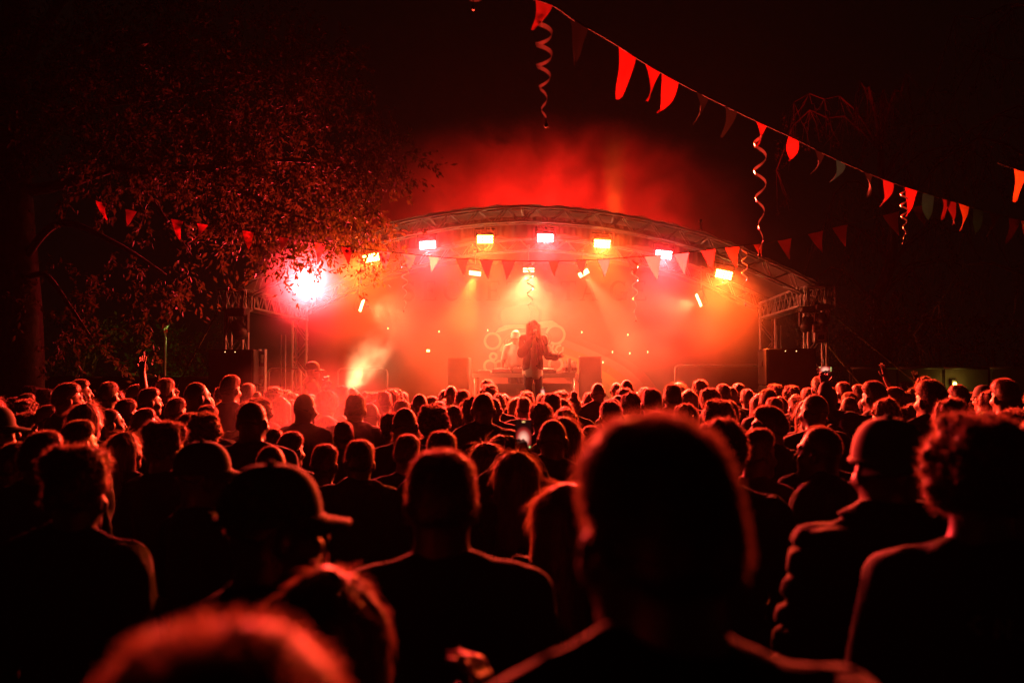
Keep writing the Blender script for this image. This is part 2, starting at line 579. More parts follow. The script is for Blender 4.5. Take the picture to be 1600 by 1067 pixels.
# pin lights on the backdrop
M['pin'] = emit('pin light glow', (1.0, 0.55, 0.2), 7)
M['pin_green'] = emit('green indicator glow', (0.5, 1.0, 0.15), 16)
for kp, (px, py) in enumerate(((606, 513), (686, 518), (762, 516), (837, 507), (909, 519), (981, 523), (957, 550), (984, 552), (1012, 550), (942, 566))):
    p = PY(px, py, YD - .09)
    rt = empty('pin_light', p, 0, ('%s pin light from the left wing in the upper backdrop row' % ORD[kp] if kp < 6 else '%s pin light along the rainbow edge, counted from the table' % ORD[kp - 6] if kp < 9 else 'single low pin light beside the monitor loudspeaker'), 'light', 'pin lights on the backdrop')
    MB().lathe((0, 0, 0), [(.003, -.02), (.009, -.012), (.009, .012), (.003, .02)], 10).build('bulb', M['pin'], rt, True, True)
    MB().box((0, .04, 0), (.03, .05, .03), bev=.005).build('socket', M['black'], rt, False, True)
for px, py, Y in ((669, 548, 19.9), (385, 549, 20.6)):
    p = PY(px, py, Y)
    rt = empty('exit_light', p, 0, 'small green indicator lamp ' + ('on the backdrop left of the table' if px > 500 else 'behind the left front tower'), 'light')
    MB().box((0, 0, 0), (.06, .03, .035), bev=.008).build('lens', M['pin_green'], rt, False, True)
    MB().box((0, .03, 0), (.09, .03, .06), bev=.008).build('housing', M['black'], rt, False, True)

# ------------------------------------------------------------------ stage lamps
GLOW = {'pink': emit('pink LED glow', (1.0, 0.40, 0.44), 30), 'yellow': emit('amber LED glow', (1.0, 0.72, 0.12), 30), 'warm': emit('warm LED glow', (1.0, 0.6, 0.22), 14)}
LIGHTCOL = {'pink': (1.0, 0.028, 0.036), 'yellow': (1.0, 0.08, 0.010), 'warm': (1.0, 0.115, 0.040), 'red': (1.0, 0.012, 0.006), 'amber': (1.0, 0.13, 0.012)}


def lamp(px, py, Y, colour, power, aim, label, group, w=0.27, h=0.15, cone=92, blend=0.75, roll=0, glow=None, hang=0.3, name='stage_lamp'):
    p = PY(px, py, Y)
    d = (Vector(aim) - p).normalized()
    rt = empty(name, p, 0, label, 'stage light', group)
    x = Vector((0, 0, 1)).cross(d)
    x = (x.normalized() if x.length > .05 else Vector((1, 0, 0)))
    z = d.cross(x)
    rot = Matrix((x, d, z)).transposed() @ Matrix.Rotation(R(roll), 3, 'Y')
    MB().box(rot @ Vector((0, -.055, 0)), (w + .03, .10, h + .03), rot, bev=.012).build('housing', M['black'], rt, False, True)
    fins = MB()
    for k in range(7):
        fins.box(rot @ Vector((-w / 2 + w * k / 6, -.12, 0)), (.008, .03, h), rot)
    fins.build('heat_sink', M['black'], rt, False, True)
    pn = MB()
    nx, ny = (6, 3) if w > h else (3, 6)
    for i in range(nx):
        for j in range(ny):
            c = rot @ Vector((-w / 2 + w * (i + .5) / nx, .004, -h / 2 + h * (j + .5) / ny))
            pn.lathe(c, [(.46 * w / nx, -.006), (.44 * w / nx, .003), (.2 * w / nx, .009)], 8, d)
    pn.build('led_panel', glow or GLOW[colour], rt, True, True)
    yk = MB()
    hx = w / 2 + .035
    top = Vector((0, 0, h / 2 + .10))
    yk.tube([rot @ Vector((-hx, -.05, 0)), rot @ Vector((-hx, -.05, 0)) + Vector((0, 0, h / 2 + .08)), rot @ Vector((hx, -.05, 0)) + Vector((0, 0, h / 2 + .08)), rot @ Vector((hx, -.05, 0))], .009, 6)
    yk.build('yoke', M['black'], rt, False, True)
    cl = MB()
    cl.tube([rot @ Vector((0, -.05, 0)) + Vector((0, 0, h / 2 + .08)), rot @ Vector((0, -.05, 0)) + Vector((0, 0, h / 2 + .08 + hang))], .012, 6)
    cl.lathe(rot @ Vector((0, -.05, 0)) + Vector((0, 0, h / 2 + .08 + hang)), [(.028, -.03), (.032, 0), (.028, .03)], 10, (1, 0, 0))
    cl.build('clamp', M['alu'], rt, False, True)
    ld = bpy.data.lights.new(name + '_beam', 'SPOT')
    ld.energy = power
    ld.color = LIGHTCOL[colour]
    ld.spot_size = R(cone)
    ld.spot_blend = blend
    ld.shadow_soft_size = 0.06
    lo = bpy.data.objects.new('beam', ld)
    col.objects.link(lo)
    lo.parent = rt
    lo.location = d * 0.08
    lo.rotation_euler = d.to_track_quat('-Z', 'Y').to_euler()
    return rt


FL = 'LED blinders hung along the front arch'
CAMP = Vector((0.5, 2.0, 1.9))
PWR = 10500
for px, py, c, lab, roll in (
        (482, 440, 'pink', 'pink LED blinder nearest the left front tower, haloed in smoke', -8),
        (580, 403, 'yellow', 'yellow LED blinder shining through the hanging leaves', -14),
        (668, 383, 'pink', 'pink LED blinder next to the leaf-covered yellow one', -6),
        (758, 374, 'yellow', 'yellow LED blinder left of the arch crown with its grid of cells showing', 0),
        (852, 372, 'pink', 'pink LED blinder at the crown of the arch', 2),
        (941, 381, 'yellow', 'yellow LED blinder right of the arch crown', 5),
        (1037, 398, 'pink', 'pink LED blinder above the pale bunting flags', 8),
        (1131, 429, 'yellow', 'yellow LED blinder nearest the right front tower', 14)):
    p = PY(px, py, YF)
    aim = Vector((p.x * .5 + .45, 10.0, 0.2)) if px != 482 else CAMP
    lamp(px, py, YF - .02, c, PWR * (.85 if px == 482 else 1.0 if c == 'pink' else .8), aim, lab, FL, roll=roll, hang=max(.05, arch_z(p.x) - .26 - p.z - .15))
BK = 'LED spots on the back arch'
lamp(742, 429, YB - .25, 'yellow', 14000, PY(690, 600, 17.0), 'yellow LED spot throwing its beam down to the left of the table', BK, w=.24, h=.16, cone=30, blend=.7, roll=10, glow=GLOW['warm'])
lamp(826, 424, YB - .25, 'warm', 11500, PY(826, 640, 17.2), 'warm LED spot beaming straight down behind the performer', BK, w=.22, h=.20, cone=80, blend=1.0)
lamp(912, 427, YB - .25, 'warm', 10500, PY(1040, 600, 17.5), 'warm LED spot throwing its beam down to the right of the table', BK, w=.22, h=.14, cone=22, blend=.5, roll=-40, glow=GLOW['warm'])
SD = 'upright LED panels at the stage sides'
lamp(565, 477, 19.2, 'warm', 2700, PY(720, 520, 19.0), 'upright LED panel left of the backdrop aimed across the stage', SD, w=.13, h=.25, cone=100, blend=1.0, roll=8, hang=1.2, glow=GLOW['warm'])
lamp(1092, 469, 19.2, 'warm', 2700, PY(960, 520, 19.0), 'upright LED panel right of the backdrop aimed across the stage', SD, w=.13, h=.25, cone=100, blend=1.0, roll=-8, hang=1.3, glow=GLOW['warm'])
# up-lighters on the ground behind the stage: their beams rise over the roof
for ku, (px, c, cone_, pw) in enumerate(((688, 'red', 6, 110000), (866, 'red', 6, 200000), (960, 'amber', 6, 190000), (1056, 'red', 6, 200000), (700, 'red', 78, 12000), (770, 'red', 80, 17000), (850, 'red', 80, 19000), (930, 'red', 80, 19000), (1010, 'red', 78, 14000))):
    b = PY(px, 590, 22.4)
    b.z = 0.25
    t = PY(px, 215, 22.4)
    rt = empty('up_lighter', b, 0, 'up-lighter behind the backdrop with ' + ('narrow ' if cone_ < 20 else 'wide ') + c + ' beam, ' + ORD[ku if ku < 4 else ku - 4] + ' of its kind from the left tower', 'stage light', 'up-lighters behind the stage')
    MB().box((0, 0, -.12), (.3, .3, .14), bev=.02).build('base', M['black'], rt, False, True)
    MB().lathe((0, 0, -.05), [(.10, 0), (.13, .08), (.13, .2), (.11, .22)], 14).build('head', M['black'], rt, True, True)
    MB().lathe((0, 0, .172), [(.10, 0), (.09, .004), (.01, .006)], 14).build('lens', GLOW['pink'] if c == 'red' else GLOW['yellow'], rt, True, True)
    ld = bpy.data.lights.new('up_beam', 'SPOT')
    ld.energy, ld.color, ld.spot_size, ld.spot_blend, ld.shadow_soft_size = pw, LIGHTCOL[c], R(cone_), 1.0, .05
    lo = bpy.data.objects.new('beam', ld)
    col.objects.link(lo)
    lo.parent = rt
    lo.location = (0, 0, .2)
    lo.rotation_euler = (t - b).to_track_quat('-Z', 'Y').to_euler()


def moving_head(p, tilt, label, scale=1.0):
    rt = empty('moving_head_lamp', p, 0, label, 'stage light', 'unlit fixtures on the tower corners')
    s = scale
    MB().box((0, 0, 0), (.26 * s, .22 * s, .11 * s), bev=.02).build('base', M['black'], rt, False, True)
    for q in (-1, 1):
        MB().box((q * .13 * s, 0, -.15 * s), (.035 * s, .09 * s, .24 * s), bev=.01).build('yoke_arm', M['black'], rt, False, True)
    d = Vector((math.sin(tilt), -.5, -math.cos(tilt)))
    MB().lathe(Vector((0, 0, -.2 * s)) - d.normalized() * .1 * s, [(.05 * s, 0), (.095 * s, .04 * s), (.10 * s, .2 * s), (.085 * s, .26 * s)], 14, d).build('head', M['black'], rt, True, True)
    MB().tube([(0, 0, .05 * s), (0, 0, .2 * s)], .015, 6).build('clamp', M['alu'], rt, False, True)


moving_head(PY(372, 492, YF - .3) + Vector((0, 0, .04)), .5, 'dark moving head lamp under the left corner block', 1.25)
moving_head(PY(1262, 484, YF - .25), -.4, 'dark moving head lamp under the right corner block beside the tower', 1.0)
moving_head(PY(1284, 480, YF - .3), .2, 'dark moving head lamp on the outer end of the right corner block', .9)
for px, py, s, lab in ((1276, 513, .17, 'pale control box strapped to the right front tower'), (1281, 527, .22, 'grey chain hoist box hanging under the pale control box')):
    p = PY(px, py, YF - .32)
    rt = empty('control_box', p, 0, lab, 'box')
    MB().box((0, 0, 0), (s, .14, s * .8), bev=.015).build('case', M['alu'], rt, False, True)
    MB().box((0, -.075, 0), (s * .5, .012, s * .35), bev=.003).build('panel', M['black'], rt, False, True)
    MB().tube([(0, 0, s * .4), (0, .1, s * .4 + .08)], .01, 6).build('strap', M['black'], rt, False, True)

# ------------------------------------------------------------------ loudspeakers, rails, table
GR_S = 'stacked loudspeaker cabinets beside the stage'


def speaker(c, w, d, h, label, group=None, leds=True, handle=True):
    rt = empty('loudspeaker', (c[0], c[1], c[2]), 0, label, 'loudspeaker', group)
    MB().box((0, 0, h / 2), (w, d, h), bev=.012).build('cabinet', M['cab'], rt, False, True)
    MB().box((0, -d / 2 - .008, h / 2), (w - .05, .014, h - .05), bev=.004).build('grille', M['grille'], rt, False, True)
    if handle:
        for sx in (-1, 1):
            MB().box((sx * (w / 2 + .006), 0, h * .6), (.014, .16, .08), bev=.004).build('handle', M['black'], rt, False, True)
    if leds:
        for sx in (-.12, .1):
            MB().box((sx * w, -d / 2 - .018, h * .93), (.009, .008, .008)).build('status_light', M['pin'], rt, False, True)
    for sx in (-1, 1):
        MB().box((sx * w * .4, 0, -.006), (.06, d * .8, .012)).build('foot', M['black'], rt, False, True)
    return rt


for sx, px, tw in ((-1, 372, 0.74), (1, 1229, 0.76)):
    p = PY(px, 590, 15.9)
    side = 'left' if sx < 0 else 'right'
    for k, h in enumerate((0.56, 0.56, 0.56, 0.56)):
        speaker((p.x, 15.9, 0.012 + k * .572), tw, .7, h, ('top', 'second', 'third', 'bottom')[3 - k] + ' black subwoofer of the stack in front of the ' + side + ' tower', GR_S)
# narrow column array right beside the left stack
p = PY(410, 590, 15.9)
ca = empty('column_rack', (p.x, 15.9, 0), 0, 'narrow perforated aluminium rack standing beside the left subwoofers', 'rack')
for q in (-1, 1):
    MB().box((q * .045, 0, 1.15), (.02, .12, 2.3), bev=.004).build('upright', M['alu'], ca, False, True)
for k in range(12):
    MB().box((0, 0, .1 + k * .195), (.07, .10, .06), bev=.004).build('rung', M['alu'], ca, False, True)

p = PY(922, 590, 18.7)
speaker((p.x, 18.7, DECK + .012), .42, .5, 1.12, 'tall monitor loudspeaker right of the table', None, False)
p = PY(718, 590, 18.6)
speaker((p.x, 18.6, DECK + .012), .40, .5, 1.10, 'tall monitor loudspeaker in the smoke left of the table', None, False)


def rail(pts, label):
    rt = empty('guard_rail', pts[0], 0, label, 'rail', None)
    q = [Vector(a) for a in pts]
    rnd = [q[0]]
    for i in range(1, len(q) - 1):
        a, b, c = q[i - 1], q[i], q[i + 1]
        r = .1
        p0, p2 = b + (a - b).normalized() * r, b + (c - b).normalized() * r
        rnd += [p0 * (1 - t) ** 2 + b * 2 * t * (1 - t) + p2 * t * t for t in (0, .25, .5, .75, 1)]
    rnd.append(q[-1])
    MB().tube(rnd, .022, 8).build('top_rail', M['steel'], rt, True)
    a, b = q[0].copy(), q[-1].copy()
    for f in (.5,):
        za = q[0].z + (q[1].z - q[0].z) * f
        MB().tube([(q[0].x, q[0].y, za), (q[-1].x, q[-1].y, za)], .016, 8).build('mid_rail', M['steel'], rt, True)
    for e in (q[0], q[-1]):
        MB().box((e.x, e.y, e.z + .006), (.12, .12, .012)).build('foot', M['steel'], rt)


def railpx(x0, x1, y, Y, label):
    a, b = PY(x0, y, Y), PY(x1, y, Y)
    rail([(a.x, Y, DECK), (a.x, Y, a.z), (b.x, Y, b.z), (b.x, Y, DECK)], label)


railpx(420, 470, 576, 19.3, 'steel guard rail on the left stage side by the lattice posts')
railpx(528, 605, 576, 19.7, 'steel guard rail beside the smoke jet')
railpx(1055, 1188, 571, 19.8, 'long steel guard rail on the right side of the stage')
for px0, px1, Y in ((439, 444, 18.4), (1214, 1223, 18.6)):
    a = PY(px0, 590, Y)
    lab = 'thin aluminium pole pair standing inside the ' + ('left' if px0 < 800 else 'right') + ' wing'
    rt = empty('lighting_stand', (a.x, Y, DECK), 0, lab, 'stand')
    for q in (0, .08):
        MB().tube([(q, 0, 0), (q, 0, 1.55 if px0 < 800 else 1.7)], .014, 8).build('pole', M['alu'], rt, True, True)
    MB().box((.04, 0, .01), (.3, .3, .02)).build('foot', M['black'], rt, False, True)

# table
tx0, tx1 = PY(741, 590, 18.3).x, PY(900, 590, 18.3).x
tz = PY(800, 583, 18.3).z
tb = empty('dj_table', ((tx0 + tx1) / 2, 18.3, DECK), 0, 'long pale mixing table behind the performer', 'table')
MB().box(((tx0 + tx1) / 2, 18.3, tz - .04), (tx1 - tx0, .62, .08), bev=.008).build('table_top', M['table'], tb)
for x in (tx0 + .05, tx1 - .05):
    for y in (18.04, 18.56):
        MB().tube([(x, y, DECK), (x, y, tz - .08)], .022, 8).build('leg', M['steel'], tb, True)
MB().box(((tx0 + tx1) / 2, 18.55, (tz + DECK) / 2 - .05), (tx1 - tx0 - .16, .02, tz - DECK - .28)).build('back_panel', M['ink_cream'], tb)


def deck_unit(px, label, w=.34, h=.07, jog=True):
    a = PY(px, 583, 18.25)
    rt = empty('media_player', (a.x, 18.25, tz), 0, label, 'player')
    MB().box((0, 0, h / 2), (w, .36, h), bev=.01).build('body', M['black'], rt, False, True)
    if jog:
        MB().lathe((0, .02, h), [(.10, 0), (.10, .014), (.09, .02), (.01, .021)], 18).build('jog_wheel', M['alu'], rt, True, True)
    MB().box((0, .15, h + .02), (w * .6, .012, .05), Matrix.Rotation(R(-35), 3, 'X')).build('screen', M['grille'], rt, False, True)
    k = MB()
    for i in range(5):
        k.lathe((-w * .35 + i * w * .17, -.13, h), [(.012, 0), (.010, .016)], 8)
    k.build('knob_row', M['white'], rt, True, True)


deck_unit(784, 'black media player on the table left of the performer')
deck_unit(815, 'black mixer on the table in front of the crouched musician', .30, .09, False)
deck_unit(855, 'black media player on the table right of the performer')
a = PY(757, 582, 18.2)
rt = empty('cable_box', (a.x, 18.2, tz), 0, 'low pale rack of plugs on the left table end', 'box')
MB().box((0, 0, .02), (.24, .12, .04), bev=.006).build('body', M['table'], rt, False, True)
kn = MB()
for i in range(8):
    kn.lathe((-.1 + i * .028, 0, .04), [(.008, 0), (.006, .02)], 8)
kn.build('plug_row', M['white'], rt, True, True)
for k, (px, kind) in enumerate(((883, 'b'), (888, 'b'), (890, 'c'), (895, 'b'), (899, 'b'))):
    a = PY(px, 583, 18.15 + .06 * (k % 2))
    if kind == 'b':
        rt = empty('water_bottle', (a.x, a.y, tz), 0, 'clear plastic water bottle in the cluster at the right table end', 'bottle', 'bottles on the table')
        MB().lathe((0, 0, 0), [(.03, 0), (.033, .01), (.033, .12), (.028, .15), (.013, .185), (.013, .2)], 14).build('body', M['clear'], rt, True, True)
        MB().lathe((0, 0, .2), [(.016, 0), (.016, .02), (.013, .022)], 12).build('cap', M['white'], rt, True, True)
        MB().lathe((0, 0, .05), [(.0335, 0), (.0338, .05)], 14).build('wrapper', M['flag_pink'], rt, True, True)
    else:
        rt = empty('cup_stack', (a.x, a.y, tz), 0, 'tall stack of white cups among the bottles on the table', 'cups')
        for j in range(6):
            MB().lathe((0, 0, j * .032), [(.026, 0), (.037, .10), (.039, .103)], 14).build('cup', M['white'], rt, True, True)

# fog machine throwing the jet
p = PY(522, 600, 17.2)
fm = empty('fog_machine', (p.x, 17.2, DECK), .4, 'black fog machine on the stage edge below the smoke jet', 'fog machine')
MB().box((0, 0, .15), (.3, .5, .22), bev=.02).build('case', M['smoke_can'], fm, False, True)
MB().lathe((.1, -.1, .27), [(.03, 0), (.03, .08), (.02, .1)], 10, (.6, 0, .8)).build('nozzle', M['alu'], fm, True, True)
ld = bpy.data.lights.new('jet_led', 'SPOT')
ld.energy, ld.color, ld.spot_size, ld.spot_blend, ld.shadow_soft_size = 520, (1.0, .40, .16), R(95), .9, .04
lo = bpy.data.objects.new('jet_glow', ld)
col.objects.link(lo)
lo.parent = fm
lo.location = (.16, -.1, .36)
lo.rotation_euler = (Matrix.Rotation(-.4, 3, 'Z') @ Vector((.72, .1, .70))).to_track_quat('-Z', 'Y').to_euler()
MB().tube([(-.1, 0, .26), (-.1, 0, .34), (.08, 0, .34), (.08, 0, .26)], .01, 6).build('handle', M['steel'], fm, False, True)

# ------------------------------------------------------------------ signed-distance bodies


def nrm(a):
    return np.asarray(a, dtype=np.float32)


class SDF:
    def __init__(s, lo, hi, h):
        s.lo, s.h = nrm(lo), h
        s.n = np.ceil((nrm(hi) - s.lo) / h).astype(int) + 1
        s.F = np.full(s.n, 1.0, dtype=np.float32)

    def sub(s, lo, hi):
        a = np.clip(np.floor((nrm(lo) - s.lo) / s.h).astype(int), 0, s.n - 1)
        b = np.clip(np.ceil((nrm(hi) - s.lo) / s.h).astype(int) + 1, 1, s.n)
        sl = tuple(slice(a[i], b[i]) for i in range(3))
        ax = [s.lo[i] + s.h * np.arange(a[i], b[i], dtype=np.float32) for i in range(3)]
        return sl, ax[0][:, None, None], ax[1][None, :, None], ax[2][None, None, :]

    def smin(s, sl, d, k):
        f = s.F[sl]
        hh = np.maximum(k - np.abs(f - d), 0) / k
        s.F[sl] = np.minimum(f, d) - hh * hh * k * .25

    def cap(s, a, b, ra, rb=None, k=.02, grow=0.0):
        rb = ra if rb is None else rb
        ra, rb = ra + grow, rb + grow
        a, b = nrm(a), nrm(b)
        m = max(ra, rb) + k + 2 * s.h
        sl, X, Y, Z = s.sub(np.minimum(a, b) - m, np.maximum(a, b) + m)
        ab = b - a
        t = np.clip(((X - a[0]) * ab[0] + (Y - a[1]) * ab[1] + (Z - a[2]) * ab[2]) / max(1e-8, float(ab @ ab)), 0, 1)
        d = np.sqrt((X - a[0] - t * ab[0]) ** 2 + (Y - a[1] - t * ab[1]) ** 2 + (Z - a[2] - t * ab[2]) ** 2) - (ra + t * (rb - ra))
        s.smin(sl, d.astype(np.float32), k)
        return s

    def ell(s, c, r, k=.02, grow=0.0):
        c, r = nrm(c), nrm(r) + grow
        sl, X, Y, Z = s.sub(c - r - k - 2 * s.h, c + r + k + 2 * s.h)
        q = np.sqrt(((X - c[0]) / r[0]) ** 2 + ((Y - c[1]) / r[1]) ** 2 + ((Z - c[2]) / r[2]) ** 2)
        g_ = np.sqrt(((X - c[0]) / r[0] ** 2) ** 2 + ((Y - c[1]) / r[1] ** 2) ** 2 + ((Z - c[2]) / r[2] ** 2) ** 2)
        d = q * (q - 1) / np.maximum(g_, 1e-6)
        s.smin(sl, d.astype(np.float32), k)
        return s

    def grid(s):
        return s.sub(s.lo, s.lo + s.h * (s.n - 1))

    def cut(s, fn):
        """keep only where fn(X, Y, Z) < 0"""
        sl, X, Y, Z = s.grid()
        s.F = np.maximum(s.F, fn(X, Y, Z).astype(np.float32) + 0 * s.F)
        return s

    def wobble(s, amp, freq, seed=0, aniso=(1, 1, 1)):
        sl, X, Y, Z = s.grid()
        r = np.random.default_rng(seed)
        w = 0
        for i in range(6):
            k = r.normal(size=3)
            k = k / np.linalg.norm(k) * freq * (0.6 + .35 * i) * np.array(aniso)
            w = w + np.sin(X * k[0] + Y * k[1] + Z * k[2] + r.uniform(0, 6.28)) / (1 + .3 * i)
        s.F = (s.F + amp * w * .45).astype(np.float32)
        return s

    def mesh(s):
        F, h = s.F, s.h
        F[0], F[-1], F[:, 0], F[:, -1], F[:, :, 0], F[:, :, -1] = 1, 1, 1, 1, 1, 1
        ins = F < 0
        nx, ny, nz = F.shape
        cnt = np.zeros((nx - 1, ny - 1, nz - 1), np.int8)
        for i in (0, 1):
            for j in (0, 1):
                for k in (0, 1):
                    cnt += ins[i:nx - 1 + i, j:ny - 1 + j, k:nz - 1 + k]
        act = (cnt > 0) & (cnt < 8)
        ci, cj, ck = np.nonzero(act)
        idx = np.full(act.shape, -1, np.int64)
        idx[ci, cj, ck] = np.arange(len(ci))
        acc = np.zeros((len(ci), 3))
        num = np.zeros(len(ci))
        cor = [(i, j, k) for i in (0, 1) for j in (0, 1) for k in (0, 1)]
        for a in cor:
            for b in cor:
                if sum(abs(a[t] - b[t]) for t in range(3)) == 1 and a < b:
                    fa = F[ci + a[0], cj + a[1], ck + a[2]]
                    fb = F[ci + b[0], cj + b[1], ck + b[2]]
                    m = (fa < 0) != (fb < 0)
                    t = np.where(m, fa / np.where(m, fa - fb, 1), 0)
                    for q in range(3):
                        acc[:, q] += np.where(m, a[q] + t * (b[q] - a[q]), 0)
                    num += m
        V = (np.stack([ci, cj, ck], 1) + acc / num[:, None]) * h + s.lo
        Q = []
        for ax in range(3):
            sh = [slice(None)] * 3
            s0, s1 = list(sh), list(sh)
            s0[ax], s1[ax] = slice(0, -1), slice(1, None)
            A, B = ins[tuple(s0)], ins[tuple(s1)]
            e = np.nonzero(A != B)
            u, v = [(1, 2), (2, 0), (0, 1)][ax]
            ok = (e[u] > 0) & (e[v] > 0) & (e[u] < F.shape[u] - 1) & (e[v] < F.shape[v] - 1)
            e = [q[ok] for q in e]
            def at(du, dv):
                c = [q.copy() for q in e]
                c[u] = c[u] - du
                c[v] = c[v] - dv
                return idx[c[0], c[1], c[2]]
            q = np.stack([at(1, 1), at(0, 1), at(0, 0), at(1, 0)], 1)
            fl = ~A[e[0], e[1], e[2]]
            q[fl] = q[fl][:, ::-1]
            Q.append(q)
        return V, np.concatenate(Q)


HT = 1.75


def unit(v):
    v = np.asarray(v, float)
    return v / max(1e-9, np.linalg.norm(v))


def add_hand(s, wrist, d, thumb, curl=.35, spread=.1, sc=1.0):
    d = unit(d)
    sd = unit(np.asarray(thumb) - d * np.dot(thumb, d))
    n = np.cross(sd, d)                       # palm side
    w = np.asarray(wrist, float)
    for o in (-.026, 0, .026):
        s.cap(w + d * .015 + sd * o * .6 * sc, w + d * .085 * sc + sd * o * sc, .014 * sc, .0135 * sc, .014)
    for i, L in enumerate((.062, .074, .069, .052)):
        o = (1.5 - i) * .0215 * sc
        b = w + d * .088 * sc + sd * o
        d1 = unit(d * math.cos(curl) + n * math.sin(curl) + sd * spread * (1.5 - i))
        d2 = unit(d * math.cos(curl * 2.4) + n * math.sin(curl * 2.4) + sd * spread * (1.5 - i))
        m = b + d1 * L * .55 * sc
        s.cap(b, m, .0092 * sc, .0085 * sc, .005)
        s.cap(m, m + d2 * L * .5 * sc, .0085 * sc, .0075 * sc, .005)
    b = w + d * .035 * sc + sd * .03 * sc
    m = b + unit(sd * .8 + d * .6 + n * .25) * .038 * sc
    s.cap(b, m, .0125 * sc, .0105 * sc, .01)
    s.cap(m, m + unit(sd * .35 + d * .9 + n * .3) * .034 * sc, .0105 * sc, .0085 * sc, .006)


ARM_DOWN = {'L': ((-.19, -.02, 1.415), (-.245, -.05, 1.12), (-.235, .07, .90), (0.1, .5, -.85), (.6, .8, 0)),
            'R': ((.19, -.02, 1.415), (.245, -.05, 1.12), (.235, .07, .90), (-0.1, .5, -.85), (-.6, .8, 0))}


def body_mesh(sex='m', arms=None, vox=.0095, curl=.35, scr=1.0):
    arms = arms or ARM_DOWN
    pts = np.array([p for a in arms.values() for p in a[:3]])
    lo = np.minimum(pts.min(0), (-.2, -.2, 0)) - .26
    hi = np.maximum(pts.max(0), (.2, .2, HT)) + .26
    lo[2] = -.03
    if pts[:, 2].max() < 1.5:
        hi[2] = HT + .04
    s = SDF(lo, hi, vox)
    # torso and legs first
    f = .9 if sex == 'f' else 1.0
    s.ell((0, -.005, 1.29), (.165 * f, .105 * f, .18), .05)
    s.ell((0, .0, 1.09), (.135 * f, .098, .17), .06)
    s.ell((0, -.015, .93), (.165, .115, .125), .06)
    for q in (-1, 1):
        s.cap((q * .04, -.03, 1.475), (q * .16 * f, -.025, 1.42), .050 * f, .055 * f, .05)
        s.cap((q * .09, -.005, .90), (q * .095, .02, .50), .088, .056, .05)
        s.cap((q * .095, .015, .50), (q * .10, -.02, .10), .056, .036, .03)
        s.cap((q * .095, .0, .13), (q * .10, -.025, .06), .04, .036, .02)
        s.cap((q * .10, -.03, .042), (q * .115, .14, .03), .038, .03, .02)
        if sex == 'f':
            s.ell((q * .07, .085, 1.27), (.06, .055, .06), .05)
    for key, (sh, el, wr, hd, th) in arms.items():
        s.cap(np.array(sh) * (f, 1, 1), el, .056 * f, .042 * f, .035)
        s.cap(el, wr, .042 * f, .027, .02)
        add_hand(s, wr, hd, th, curl=curl if key != 'L' or pts[:, 2].max() < 1.5 else curl)
    # neck and head
    nr = .050 if sex == 'f' else .063
    s.cap((0, -.018, 1.58), (0, -.03, 1.44), nr, nr * 1.12, .03)
    s.ell((0, -.006, 1.648), (.075, .094, .102), .02)
    s.ell((0, .03, 1.59), (.060, .068, .085), .03)
    s.cap((-.02, .072, 1.535), (.02, .072, 1.535), .024, .024, .03)
    s.ell((0, .083, 1.662), (.048, .016, .011), .02)
    s.cap((0, .094, 1.648), (0, .116, 1.608), .009, .0145, .012)
    s.ell((0, .096, 1.570), (.026, .010, .010), .012)
    for q in (-1, 1):
        s.ell((q * .032, .082, 1.640), (.014, .011, .009), .006)
        s.ell((q * .05, .06, 1.60), (.022, .03, .022), .02)
        s.ell((q * .081, -.012, 1.622), (.012, .021, .033), .008)
    return s.mesh()


